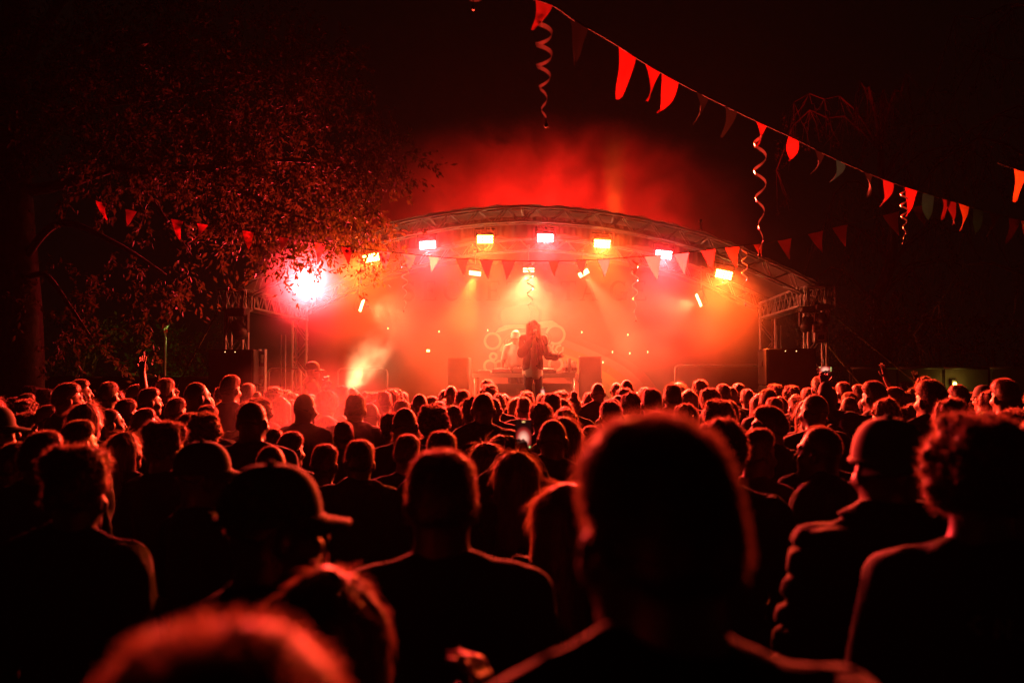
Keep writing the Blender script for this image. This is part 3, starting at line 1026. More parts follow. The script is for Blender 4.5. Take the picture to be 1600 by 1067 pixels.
def top_mesh(sex='m', arms=None, kind='tee', vox=.012, seed=1, open_front=False):
    arms = arms or ARM_DOWN
    pts = np.array([p for a in arms.values() for p in a[:3]])
    lo = np.minimum(pts.min(0), (-.2, -.2, .7)) - .14
    hi = np.maximum(pts.max(0), (.2, .2, 1.62)) + .14
    s = SDF(lo, hi, vox)
    f = .9 if sex == 'f' else 1.0
    G = {'tee': .013, 'tank': .010, 'jacket': .026, 'hoodie': .03, 'coat': .03, 'puffer': .042}[kind]
    s.ell((0, -.005, 1.29), (.165 * f, .105 * f, .18), .05, G)
    s.ell((0, .0, 1.09), (.14 * f, .10, .19), .06, G)
    s.ell((0, -.01, .95), (.16, .115, .14), .06, G * .8)
    for q in (-1, 1):
        s.cap((q * .05, -.03, 1.455), (q * .16 * f, -.025, 1.42), .048 * f, .055 * f, .05, G * .7)
    nr = .052 if sex == 'f' else .066
    if kind != 'tank':
        s.cap((0, -.028, 1.462), (0, -.03, 1.38), nr, nr * 1.2, .05, G)
        for q in (-1, 1):
            s.cap((q * .03, -.03, 1.47), (q * .13, -.03, 1.43), .046, .052, .04, G * .6)
    if kind == 'tank':
        pass
    else:
        for sh, el, wr, hd, th in arms.values():
            sh = np.array(sh) * (f, 1, 1)
            el_, wr_ = np.array(el), np.array(wr)
            if kind == 'tee':
                s.cap(sh, sh + (el_ - sh) * .72, .058 * f, .052 * f, .035, G)
            else:
                s.cap(sh, el_, .058 * f, .048 * f, .035, G * .8)
                s.cap(el_, el_ + (wr_ - el_) * .93, .048 * f, .034, .02, G * .8)
    if kind in ('jacket', 'coat', 'puffer'):
        for i in range(14):
            a0, a1 = R(i * 360 / 14), R((i + 1) * 360 / 14)
            s.cap((.072 * math.cos(a0), -.028 + .068 * math.sin(a0), 1.475 - .018 * math.sin(a0)), (.072 * math.cos(a1), -.028 + .068 * math.sin(a1), 1.475 - .018 * math.sin(a1)), .022, .022, .012)
    if kind == 'hoodie':
        s.ell((0, -.10, 1.455), (.12, .06, .055), .04)
        s.cap((-.09, -.04, 1.48), (.09, -.04, 1.48), .04, .04, .03)
    if kind == 'coat':
        s.cap((0, -.01, .95), (0, -.01, .62), .17, .19, .05)
    s.wobble(.013 if kind != 'tee' else .008, 36, seed, (1, 1, .55))
    if kind != 'tee':
        s.wobble(.004, 85, seed + 50, (1, 1, .5))
    if kind == 'puffer':
        sl, X, Y, Z = s.grid()
        s.F = (s.F + .014 * (np.abs(np.sin(Z * 46)) ** .5 < .55) * 1.0 - .006 * np.abs(np.sin(Z * 46)) + 0 * X).astype(np.float32)
    zmin = .86 if kind != 'coat' else .75
    s.cut(lambda X, Y, Z: zmin + .012 * np.sin(X * 30) - Z)
    # neck hole
    s.cut(lambda X, Y, Z: .012 - np.maximum(np.sqrt(X ** 2 + (Y + .022) ** 2) - (.05 if kind != 'tank' else .085) + .012, 1.485 - Z))
    if open_front:
        s.cut(lambda X, Y, Z: np.minimum(.05 + (1.5 - Z) * .02 - np.abs(X - .02), Y - .02 + 0 * Z))
    return s.mesh()


def trouser_mesh(vox=.014):
    s = SDF((-.32, -.25, 0), (.32, .25, 1.12), vox)
    s.ell((0, -.01, .94), (.165, .118, .135), .06, .012)
    for q in (-1, 1):
        s.cap((q * .09, -.005, .92), (q * .095, .02, .50), .095, .068, .05)
        s.cap((q * .095, .02, .50), (q * .10, -.01, .10), .068, .062, .03)
    s.wobble(.006, 30, 5, (1, 1, .6))
    s.cut(lambda X, Y, Z: Z - 1.0 + 0 * X)
    s.cut(lambda X, Y, Z: .06 - Z + 0 * X)
    return s.mesh()


HDIM = {'cap': (.19, .03), 'backcap': (.19, .03), 'bald': (.165, 0)}


def hair_mesh(kind, seed=3, strands=3000, width=.0011):
    """solid hair mass plus loose strands combed over it; head in body coordinates"""
    r = np.random.default_rng(seed)
    s = SDF((-.24, -.26, 1.12), (.24, .22, 1.93), .0085)
    face = lambda Y0, Z0: (lambda X, Y, Z: np.minimum(Y - Y0 - (Z - 1.66) * .35 + 0 * X, 1.70 + Z0 - Z + 0 * X))
    L0, L1, wn_, wd, cur = .010, .022, .9, .5, .2
    if kind == 'buzz':
        s.ell((0, -.010, 1.652), (.079, .097, .104), .01)
        s.cut(lambda X, Y, Z: np.maximum(1.60 - Z - (Y + .03) * .5 + 0 * X, (Y - .035) - (Z - 1.70) * 1.1))
        L0, L1, wn_, wd, cur = .003, .007, 1, .1, .1
    elif kind == 'short':
        s.ell((0, -.012, 1.655), (.085, .105, .112), .01)
        s.ell((0, .03, 1.72), (.065, .06, .045), .03)
        s.wobble(.006, 60, seed)
        s.cut(lambda X, Y, Z: np.maximum(1.56 - Z - (Y + .05) * .9 + 0 * X, (Y - .05) - (Z - 1.70) * 1.3))
        L0, L1, wn_, wd, cur = .006, .015, .7, .7, .25
    elif kind == 'messy':
        s.ell((0, -.012, 1.665), (.092, .112, .120), .01)
        s.ell((.02, .02, 1.745), (.07, .075, .05), .03)
        s.ell((-.03, -.05, 1.74), (.06, .06, .05), .03)
        s.wobble(.014, 70, seed)
        s.cut(lambda X, Y, Z: np.maximum(1.57 - Z - (Y + .05) * .9 + 0 * X, (Y - .06) - (Z - 1.70) * 1.3))
        L0, L1, wn_, wd, cur = .010, .030, .6, .6, .6
    elif kind == 'curly':
        s.ell((0, -.015, 1.67), (.112, .125, .128), .01)
        s.wobble(.018, 85, seed)
        s.cut(lambda X, Y, Z: np.maximum(1.565 - Z - (Y + .05) * .8 + 0 * X, (Y - .055) - (Z - 1.70) * 1.0))
        L0, L1, wn_, wd, cur = .012, .028, .9, .0, 1.3
    elif kind in ('long', 'bob', 'dread'):
        zb = {'long': 1.28, 'bob': 1.47, 'dread': 1.22}[kind]
        s.ell((0, -.012, 1.657), (.090, .108, .113), .01)
        for q in (-1, 1):
            s.cap((q * .045, -.045, 1.66), (q * .055, -.085, zb), .062, .05, .04)
            s.cap((q * .070, -.02, 1.65), (q * .095, -.03, zb + .03), .036, .03, .04)
        s.cap((0, -.06, 1.64), (0, -.095, zb - .02), .065, .05, .04)
        if kind == 'dread':
            for q in (-1, 1):
                s.cap((q * .075, .01, 1.66), (q * .125, .07, 1.30), .038, .036, .03)
        s.wobble(.005 if kind != 'dread' else .011, 110, seed, (1, 1, .12 if kind != 'dread' else .25))
        if kind == 'dread':
            s.cut(lambda X, Y, Z: np.maximum(np.minimum(np.minimum(Y - .03, .060 - np.abs(X)), 1.715 - Z), zb - .02 + .02 * np.sin(X * 60) - Z + 0 * Y))
        else:
            s.cut(lambda X, Y, Z: np.maximum((Y - .055) - np.clip(Z - 1.70, -.045, 1) * 1.2 + 0 * X, zb - .02 + .02 * np.sin(X * 60) - Z))
        L0, L1, wn_, wd, cur = (.05, .12, .05, 1.0, .07) if kind != 'bob' else (.02, .05, .12, 1.0, .07)
    elif kind in ('bun', 'pony'):
        s.ell((0, -.012, 1.655), (.083, .103, .110), .01)
        if kind == 'bun':
            s.ell((0, -.045, 1.785), (.042, .042, .04), .02)
        else:
            s.cap((0, -.10, 1.70), (0, -.15, 1.66), .03, .035, .03)
            s.cap((0, -.15, 1.66), (0, -.135, 1.40), .035, .018, .03)
        s.wobble(.004, 90, seed)
        s.cut(lambda X, Y, Z: np.maximum(1.57 - Z - (Y + .05) * .9 + 0 * X if kind == 'bun' else np.minimum(1.57 - Z - (Y + .05) * .9, Y + .115) + 0 * X, (Y - .045) - (Z - 1.70) * 1.3))
        L0, L1, wn_, wd, cur = .012, .03, .35, .9, .2
    V, Q = s.mesh()
    base = mesh_data('hair', V, Q, True, [M['hair_base'], M['hair']])
    # strands
    nq = len(Q)
    tri = V[Q]
    n = np.cross(tri[:, 2] - tri[:, 0], tri[:, 3] - tri[:, 1])
    ar = np.linalg.norm(n, axis=1)
    nn_ = n / np.maximum(ar, 1e-9)[:, None]
    pk = r.choice(nq, strands, p=ar / ar.sum())
    uv = r.random((strands, 2))
    a = tri[pk, 0] * ((1 - uv[:, :1]) * (1 - uv[:, 1:])) + tri[pk, 1] * (uv[:, :1] * (1 - uv[:, 1:])) + tri[pk, 2] * (uv[:, :1] * uv[:, 1:]) + tri[pk, 3] * ((1 - uv[:, :1]) * uv[:, 1:])
    N_ = nn_[pk]
    dn = np.array((0, -.15, -1.0))[None] - N_ * (N_ @ np.array((0, -.15, -1.0)))[:, None]
    D = N_ * wn_ + dn * wd + r.normal(size=(strands, 3)) * cur * .6
    D /= np.linalg.norm(D, axis=1)[:, None]
    Ls = r.uniform(L0, L1, strands)[:, None]
    D2 = D + r.normal(size=(strands, 3)) * cur + np.array((0, 0, -.25)) * (1 if kind not in ('buzz', 'curly') else 0)
    D2 /= np.linalg.norm(D2, axis=1)[:, None]
    S = np.cross(D, r.normal(size=(strands, 3)))
    S /= np.linalg.norm(S, axis=1)[:, None]
    S *= width
    m_ = a + D * Ls * .5
    e_ = m_ + D2 * Ls * .5
    SV = np.concatenate([a - S - N_ * .003, a + S - N_ * .003, m_ - S * .8, m_ + S * .8, e_])
    k = np.arange(strands)
    quads = np.stack([k, k + strands, k + 3 * strands, k + 2 * strands], 1)
    tris = np.stack([k + 2 * strands, k + 3 * strands, k + 4 * strands], 1)
    off = len(V)
    me = bpy.data.meshes.new('hair_' + kind)
    me.from_pydata(np.concatenate([V, SV]).tolist(), [], Q.tolist() + (quads + off).tolist() + (tris + off).tolist())
    me.materials.append(M['hair_base'])
    me.materials.append(M['hair'])
    mi = np.zeros(nq + 2 * strands, np.int32)
    mi[nq:] = 1
    me.polygons.foreach_set('material_index', mi)
    me.polygons.foreach_set('use_smooth', mi == 0)
    me.update()
    bpy.data.meshes.remove(base)
    top_ = V[:, 2] > 1.55
    HDIM[kind] = (float(np.ptp(V[top_, 0])) + .6 * (L0 + L1) * wn_ * .7, float(V[:, 2].max()) - HT + .35 * (L0 + L1) * wn_)
    return me


def cap_mesh(back=False):
    """crown of panels and a curved brim, two meshes"""
    cr, br = MB(), MB()
    n, rows = 36, 9
    c = Vector((0, -.010, 1.665))
    for j in range(rows):
        a = R(90) * j / (rows - 1)
        for i in range(n):
            t = 2 * math.pi * i / n
            seam = 1 - .014 * (abs(math.sin(3 * t)) < .17)
            rx, ry, rz = .094 * seam, .113 * seam, .112
            cr.V.append((c.x + rx * math.cos(t) * math.cos(a) ** .72, c.y + ry * math.sin(t) * math.cos(a) ** .72, c.z + .0 + rz * math.sin(a)))
    cr.F = [(j * n + i, j * n + (i + 1) % n, j * n + n + (i + 1) % n, j * n + n + i) for j in range(rows - 1) for i in range(n)]
    cr.tube([(.094 * math.cos(t) * 1.01, -.010 + .113 * math.sin(t) * 1.01, 1.660) for t in [2 * math.pi * i / 36 for i in range(37)]], .008, 6)
    cr.lathe((0, -.01, 1.776), [(.012, 0), (.010, .006), (.003, .009)], 10)
    s = -1 if back else 1
    V, F = [], []
    m, w = 6, 15
    for lay in (0, 1):
        for j in range(m + 1):
            for i in range(w + 1):
                t = R(18 + 144 * i / w)
                k = 1 + .72 * j / m * math.sin(math.pi * i / w) ** .45
                x, y = .090 * math.cos(t) * (1 + .06 * j / m), .110 * math.sin(t) * k
                V.append((x, -.010 + s * y, 1.663 - .018 * j / m - 2.2 * x * x - .006 * lay))
    o = (m + 1) * (w + 1)
    F = [(j * (w + 1) + i, j * (w + 1) + i + 1, (j + 1) * (w + 1) + i + 1, (j + 1) * (w + 1) + i) for j in range(m) for i in range(w)]
    F += [tuple(q + o for q in reversed(f)) for f in F]
    F += [(m * (w + 1) + i, m * (w + 1) + i + 1, o + m * (w + 1) + i + 1, o + m * (w + 1) + i) for i in range(w)]
    br.add(V, F)
    return mesh_data('cap_crown', cr.V, cr.F, True, [M['cap_black']]), mesh_data('cap_brim', br.V, br.F, True, [M['cap_black']])


ARM_UP_R = {'L': ARM_DOWN['L'], 'R': ((.19, -.02, 1.43), (.33, .06, 1.62), (.25, .16, 1.86), (-.1, .15, 1), (-.9, .2, 0))}
ARM_PHONE = {'L': ((-.18, -.01, 1.42), (-.24, .20, 1.42), (-.06, .34, 1.70), (.35, .2, .9), (.6, -.1, .6)),
             'R': ((.18, -.01, 1.42), (.24, .20, 1.42), (.06, .34, 1.70), (-.35, .2, .9), (-.6, -.1, .6))}
ARM_HOLD = {'L': ARM_DOWN['L'], 'R': ((.18, -.01, 1.41), (.29, .08, 1.20), (.25, .14, 1.46), (-.1, .1, 1), (-.1, -.9, 0))}
ARM_PHONE_UP = {'L': ((-.19, -.01, 1.43), (-.27, .20, 1.50), (-.22, .33, 1.73), (.1, .15, 1), (.9, 0, .2)), 'R': ARM_DOWN['R']}


def me_of(name, VF, m):
    return mesh_data(name, VF[0], VF[1], True, [m])


BODY = {
    'm': me_of('body_m', body_mesh('m'), M['skin']),
    'f': me_of('body_f', body_mesh('f'), M['skin']),
    'up': me_of('body_up', body_mesh('m', ARM_UP_R, .0075, .12), M['skin']),
    'phone': me_of('body_phone', body_mesh('f', ARM_PHONE, .0075, .7), M['skin']),
    'hold': me_of('body_hold', body_mesh('f', ARM_HOLD, .0075, .5), M['skin']),
    'phone_up': me_of('body_phone_up', body_mesh('m', ARM_PHONE_UP, .0075, .6), M['skin']),
}
ARMS = {'m': ARM_DOWN, 'f': ARM_DOWN, 'up': ARM_UP_R, 'phone': ARM_PHONE, 'hold': ARM_HOLD, 'phone_up': ARM_PHONE_UP}
SEX = {'m': 'm', 'f': 'f', 'up': 'm', 'phone': 'f', 'hold': 'f', 'phone_up': 'm'}
TOPS = {}
for bk, kinds in (('m', ('tee', 'jacket', 'hoodie', 'puffer')), ('f', ('tee', 'jacket', 'tank')), ('up', ('tee',)), ('phone', ('jacket',)), ('hold', ('tee',)), ('phone_up', ('jacket',))):
    for k in kinds:
        TOPS[bk, k] = me_of('top_' + bk + k, top_mesh(SEX[bk], ARMS[bk], k, seed=len(TOPS) + 2), CLOTH[0])
TROUSERS = me_of('trousers', trouser_mesh(), M['denim'])
HAIR = {k: hair_mesh(k, 10 + i, n, w) for i, (k, n, w) in enumerate((('buzz', 2500, .0007), ('short', 4500, .0008), ('messy', 4500, .0009), ('curly', 6000, .0009),
                                                                   ('long', 4500, .0008), ('bob', 3500, .0008), ('bun', 3000, .0008), ('pony', 3000, .0008)))}
CAPC, CAPB = cap_mesh(False)
CAPC2, CAPB2 = cap_mesh(True)


def omat(o, mats_):
    for i, m in enumerate(mats_):
        if m is None:
            continue
        o.material_slots[i].link = 'OBJECT'
        o.material_slots[i].material = m


rt_ = random.Random(21)


def person(loc, h, yaw, body, hair, top, cloth, label, group=None, fair=False, skin=None, capm=None, tilt=0.0, girth=1.0):
    o = link('person', BODY[body])
    sc = h / HT
    o.location = loc
    o.rotation_euler = (tilt or (R(rt_.uniform(-1.6, 1.2)) if group else 0), R(rt_.uniform(-1.8, 1.8)) if group else 0, yaw)
    o.scale = (sc * girth, sc * girth, sc)
    tag(o, label, 'person', group)
    if skin:
        omat(o, [skin])
    t = link('hoodie' if top == 'hoodie' else 'jacket' if top in ('jacket', 'puffer') else 'tank_top' if top == 'tank' else 'tshirt', TOPS[body, top], o, True)
    omat(t, [cloth])
    link('trousers', TROUSERS, o, True)
    if hair in ('cap', 'backcap'):
        c = link('cap', CAPC if hair == 'cap' else CAPC2, o, True)
        b = link('brim', CAPB if hair == 'cap' else CAPB2, c, True)
        hh = link('hair', HAIR['buzz'], o, True)
        if capm:
            omat(c, [capm])
            omat(b, [capm])
    elif hair != 'bald':
        hh = link('hair', HAIR[hair], o, True)
        if fair:
            omat(hh, [M['hair_blond_base'], M['hair_blond']])
    return o


# (centre x, top y, width in photo pixels, hair, body, top, yaw degrees)
HEADS = """
45 641 46 curly m tee -50|80 632 32 short m tee -75|100 597 34 short m jacket -70|124 592 26 short m tee -60|68 606 28 messy f tee -30
43 602 28 messy m tee -20|142 623 42 long f jacket -60|176 596 28 short up tee -20|208 600 24 short m tee -60|235 605 28 short m jacket -65
187 622 32 short m tee -40|181 638 36 buzz m tee -60|237 624 30 bob f tee -30|222 637 34 short m jacket -40|132 655 50 short m jacket -35
248 655 68 messy m tee -40|262 590 28 short m tee -30|312 597 32 buzz m tee -50|344 602 30 messy f tee -40|362 585 28 short m tee -20
296 634 30 bob f tee -40|328 632 36 short m jacket -20|355 626 34 long f tank -30|395 627 46 buzz m tee -15|410 611 26 bun f tee 0
420 617 28 long f tee -20|445 608 24 messy m tee 0|467 614 34 buzz m tee -20|503 608 36 messy m tee -10|428 668 34 pony f tee -30
452 673 34 short m tee -20|502 649 44 long f jacket -15|424 695 56 buzz m tee 0|505 732 44 short f tee -10|533 601 26 short m jacket 0
553 605 20 bob f tee 0|568 611 26 messy m tee 10|547 614 34 short m hoodie 0|587 629 32 buzz m tee 0|597 610 27 short m tee 0
620 605 32 curly m tee 0|603 622 26 messy f tee 0|626 624 30 short m jacket 0|655 615 26 buzz m tee 0|654 624 37 bob f jacket 0
674 618 17 short m tee 0|692 608 18 buzz m tee 0|709 602 21 buzz m tee 0|725 608 25 short m tee 0|685 626 22 short m tee 0
697 622 18 short f tee 0|692 635 27 curly m tee 10|722 622 35 bob f jacket 0|755 614 36 buzz m jacket 0|618 643 32 messy f tee 0
625 651 34 long f tee 0|643 658 38 long f tee 0|628 677 40 short m tee 0|553 686 56 short m hoodie 5|522 642 24 short m tee 0
540 648 28 buzz m tee 0|544 657 35 short m jacket 0|693 672 52 short m jacket 5|757 592 22 messy m tee 0|766 598 32 curly m tee 0
790 615 27 bob f jacket 0|806 620 22 long f tee 0|819 609 26 curly m tee 0|819 616 20 short m tee 0|815 627 32 long f tee 10
850 627 41 messy m tee 0|856 613 29 short m tee 0|877 608 22 curly m tee 0|878 623 18 short m tee 0|897 610 24 bun f tee 0
878 638 36 short m hoodie 0|915 612 17 short m tee 0|940 598 22 buzz m jacket 0|959 597 17 buzz m tee 0|977 593 21 buzz m tee 0
978 605 30 messy m tee 0|912 627 30 long f tee 0|922 630 29 long f jacket 0|951 625 34 short m tee 0|982 633 26 short m tee 0
768 690 52 long f jacket 15|775 695 48 bob f tee 10|915 664 38 short f tee 0|1003 604 20 short m tee 0|1014 606 31 short m tee 0
1044 599 28 short m jacket 0|1062 597 22 long f tee 5|1098 592 25 messy m tee 10|1110 605 34 messy m hoodie 0|1123 599 24 short m tee 0
1137 604 23 buzz m tee 0|1015 619 29 messy m tee 0|1038 625 29 bob f tee 0|1072 629 43 messy m tee 0|1122 632 20 buzz m tee 0
1115 637 32 long f tee 0|1145 624 43 messy m jacket 0|1172 607 22 short m tee 0|1176 614 20 short m tee 0|1195 607 28 short m tee 0
1212 598 28 curly m tee 0|1217 620 29 short m tee 0|1206 632 46 short m jacket 55|1187 668 56 short m tee 10|1283 587 24 short m tee 0
1293 602 28 short m hoodie 20|1242 600 30 curly m tee 0|1268 605 22 short m tee 0|1316 596 24 short m tee 30|1337 600 24 short m tee 20
1213 619 26 bob f tee 0|1238 615 22 buzz m tee 10|1248 618 25 short m jacket 10|1276 616 38 buzz m tee 30|1257 636 32 cap m tee 20
1262 657 46 long f jacket 40|1350 621 30 cap m tee 60|1372 594 34 short phone_up jacket 25|1382 620 46 messy m tee 30|1402 631 54 curly m tee 20
1415 594 27 curly f tee 30|1446 592 40 short m jacket 30|1443 587 28 messy m tee 20|1478 607 26 short m tee 40|1497 600 26 short m jacket 20
1396 604 26 short up tee 10|1432 603 26 messy up tee 30|1538 601 30 cap m tee 20|1541 608 40 messy m tee 15|1571 590 36 short m tee 20|1585 634 40 messy f tee 50|30 690 50 short m jacket -20
268 622 22 short m tee -20|380 598 22 short m tee 0|1155 598 20 short f tee 0|1360 604 24 messy m tee 10|1520 612 26 short f tee 20
"""
placed = []


def settle(px, top, w, hair, clampd=(0.6, 14.2)):
    """depth and height of a person whose hair top shows at (px, top) with head width w"""
    d0 = max(.165, HDIM[hair][0]) * FPX / w
    lift = HDIM[hair][1]
    best = None
    for e in (0, .03, -.03, .06, -.06, .1, -.1, .14, -.14, .18, -.18, .24, -.22, .3, -.26):
        d = min(max(d0 * (1 + e), clampd[0]), clampd[1])
        q = P(px, top, d)
        h = q.z / (1 + lift / HT)
        pen = 0 if 1.5 <= h <= 1.93 else 3 * min(abs(h - 1.5), abs(h - 1.93))
        near = min([math.hypot(q.x - a, q.y - b) for a, b in placed] + [9])
        cost = pen + max(0, .44 - near) * 2.5 + abs(e) * .6
        if best is None or cost < best[0]:
            best = (cost, d, q, min(max(h, 1.46), 1.97))
    _, d, q, h = best
    placed.append((q.x, q.y))
    return (q.x, q.y, 0.0), h, d


near_people = [
    # px, top, w, hair, body, top, yaw, cloth, label, extras
    (122, 690, 112, 'messy', 'm', 'jacket', -6, CLOTH[0], 'dark-haired person in a black collared jacket beside the long-haired woman', {}),
    (-6, 633, 56, 'cap', 'm', 'tank', -55, CLOTH[0], 'person in profile with cap and bare shoulder at the crowd edge by the tree', {'body': 'f', 'capm': M['cap_black']}),
    (198, 674, 55, 'long', 'f', 'jacket', -35, CLOTH[6], 'woman with long hair lit along one side, behind the collared jacket', {}),
    (320, 688, 84, 'cap', 'm', 'tee', -50, CLOTH[0], 'person in a plain black cap with its peak turned sideways', {'capm': M['cap_black']}),
    (430, 722, 148, 'cap', 'm', 'tee', -52, CLOTH[0], 'person in a mottled camouflage cap with a long peak', {'capm': M['camo']}),
    (690, 700, 116, 'short', 'm', 'tee', 4, CLOTH[0], 'round-headed short-haired person in a black tee beside the phone-filming woman', {'girth': 1.04}),
    (807, 703, 78, 'long', 'phone', 'jacket', 0, CLOTH[2], 'long-haired woman filming with a phone held above her head', {'fair': True}),
    (885, 752, 104, 'long', 'f', 'jacket', -25, CLOTH[2], 'woman with long hair at the elbow of the biggest dark silhouette', {'fair': True}),
    (1027, 640, 240, 'short', 'm', 'jacket', 13, CLOTH[0], 'biggest dark silhouette, short hair and black jacket collar, face half turned', {}),
    (1127, 650, 88, 'messy', 'm', 'jacket', 0, CLOTH[2], 'person with untidy hair between the biggest silhouette and the rust tee', {}),
    (1280, 666, 60, 'buzz', 'm', 'jacket', 48, CLOTH[6], 'crop-headed person in a dark jacket seen in profile beside the backward cap', {}),
    (1385, 650, 112, 'backcap', 'm', 'puffer', 4, CLOTH[0], 'person in a backward pale cap and dark puffy jacket', {'capm': M['cap_pale']}),
    (1530, 632, 168, 'curly', 'm', 'tee', -27, CLOTH[0], 'person with a big round head of curls in a black tee with pale back print', {}),
    (330, 972, 450, 'short', 'm', 'tee', -10, CLOTH[0], 'blurred head of the closest person, only the hair dome showing', {}),
    (515, 880, 196, 'bob', 'hold', 'tee', -12, CLOTH[6], 'person with a smooth bob and one hand raised, before the camouflage cap', {}),
]
people = {}
for (px, top, w, hair, body, tp, yaw, cl, lab, ex) in near_people:
    loc, h, d = settle(px, top, w, hair)
    ex = dict(ex)
    body = ex.pop('body', body)
    o = person(loc, h, R(yaw) + YAW, body, hair, tp, cl, lab, **ex)
    people[lab[:24]] = (o, d)
HAIRTXT = {'buzz': 'cropped hair', 'short': 'short dark hair', 'messy': 'tousled hair', 'curly': 'curly hair', 'long': 'long hair', 'bob': 'a bob', 'bun': 'a hair bun',
           'pony': 'a ponytail', 'cap': 'a peaked cap'}
TOPTXT = {'tee': 'tee', 'jacket': 'jacket', 'hoodie': 'hoodie', 'tank': 'tank top'}
MARKS = ((90, 'near the tree trunk'), (250, 'below the lettered fence'), (345, 'by the fence end'), (440, 'before the left speaker stack'), (610, 'below the smoke jet'), (740, 'left of the table'),
         (800, 'below the left table end'), (880, 'below the performer'), (950, 'below the monitor loudspeaker'), (1040, 'below the rainbow end'), (1190, 'below the long guard rail'), (1270, 'before the right speaker stack'),
         (1350, 'beside the right tower'), (1450, 'below the guy strap'), (1530, 'by the yellow lamp'), (9999, 'before the right fence'))


def crowd_label(px, d, hair, tp):
    zone = 'Front-row' if d > 10.5 else 'Second-rank' if d > 8.2 else 'Mid-crowd' if d > 5.8 else 'Rear-crowd'
    return '%s person with %s and dark %s, %s' % (zone, HAIRTXT[hair], TOPTXT[tp], next(t for x, t in MARKS if px < x))


rr = random.Random(5)
crowd = []
for item in HEADS.replace('\n', '|').split('|'):
    f = item.split()
    if len(f) != 7:
        continue
    px, top, w, hair, body, tp, yaw = float(f[0]), float(f[1]), float(f[2]), f[3], f[4], f[5], float(f[6])
    crowd.append((px, top, w, hair, body, tp, yaw))
crowd.sort(key=lambda c: -c[2])
for px, top, w, hair, body, tp, yaw in crowd:
    loc, h, d = settle(px, top, w, hair, (2.2, 14.3))
    fair = hair == 'long' and px in (1062, 355)
    if body == 'up':
        lab = 'person raising one bare arm with open hand ' + ('near the tree trunk' if px < 800 else 'below the guy strap' if px < 1420 else 'by the yellow lamp')
    elif body == 'phone_up':
        lab = 'person holding a phone up high beside the right tower'
    elif px == 1187:
        lab = 'broad-backed person in a rust tee beside the untidy hair'
    elif px == 755:
        lab = 'person with a smooth shaved head and dark jacket below the table'
    elif px == 1062:
        lab = 'fair long-haired person in the front rows by the right guard rail'
    else:
        lab = crowd_label(px, d, hair, tp)
    cl = M['tee_red'] if px == 1187 else CLOTH[rr.randrange(len(CLOTH))]
    person(loc, h, R(yaw + rr.uniform(-9, 9) + (rr.choice((-55, 60)) if rr.random() < .08 else 0)) + YAW - math.atan((px - 800) / FPX) * .5, body, hair, tp, cl, lab,
           'crowd facing the stage', fair, M['skin_dark'] if rr.random() < .12 else None, M['cap_black'], girth=rr.uniform(.97, 1.05))
# people filling the rows between those one can pick out
kinds = ['short', 'buzz', 'messy', 'bob', 'long', 'short', 'curly', 'pony']
tries, added = 0, 0
while added < 108 and tries < 4000:
    tries += 1
    d = rr.uniform(4.2, 14.0)
    px = rr.uniform(-40, 1640)
    q = P(px, 600, d)
    if min(math.hypot(q.x - a, q.y - b) for a, b in placed) < .46:
        continue
    placed.append((q.x, q.y))
    added += 1
    hair = rr.choice(kinds)
    body = 'f' if hair in ('bob', 'long', 'pony') else 'm'
    tp = rr.choice(['tee', 'jacket'])
    person((q.x, q.y, 0), rr.uniform(1.56, 1.68), R(rr.uniform(-14, 14)) + YAW + (R(-30) if px < 300 else 0), body, hair, tp, CLOTH[rr.randrange(len(CLOTH))],
           crowd_label(px, d, hair, tp), 'crowd facing the stage')

# label look-alikes apart by height
same = {}
for o in bpy.data.objects:
    if o.name.startswith('person') and o.get('group') == 'crowd facing the stage':
        same.setdefault(o['label'], []).append(o)
for lab, os_ in same.items():
    os_.sort(key=lambda o: -o.scale.z)
    words = [''] if len(os_) == 1 else ['Taller', 'Shorter'] if len(os_) == 2 else ['Tallest', 'Mid-height', 'Shortest'] if len(os_) == 3 else ['Tallest', 'Second-tallest', 'Third-tallest', 'Fourth-tallest', 'Fifth-tallest', 'Sixth-tallest', 'Shortest']
    for k, o in enumerate(os_):
        w_ = words[min(k, len(words) - 1)]
        if w_:
            o['label'] = w_ + ' ' + lab[0].lower() + lab[1:]
# pale print across the back of the curly-haired person's tee
cp = people['person with a big round '][0]
tv = np.array([v.co for v in TOPS['m', 'tee'].vertices])
pr = MB()
for k, st_ in enumerate(([(.03, 1.335), (.03, 1.375), (.055, 1.34), (.055, 1.378)], [(.095, 1.378), (.095, 1.345), (.085, 1.335), (.072, 1.342)], [(.0, 1.34), (-.02, 1.36), (.0, 1.378)])):
    c0 = np.mean(st_, axis=0)
    near_ = tv[(np.abs(tv[:, 0] - c0[0]) < .03) & (np.abs(tv[:, 2] - c0[1]) < .03)]
    pr.ribbon(st_, .009, float(near_[:, 1].min()) - .001)
tsh = [c for c in cp.children if c.name.startswith('tshirt')][0]
pr.build('back_print', M['white'], tsh, False, True)

# ------------------------------------------------------------------ phones
M['screen'] = None


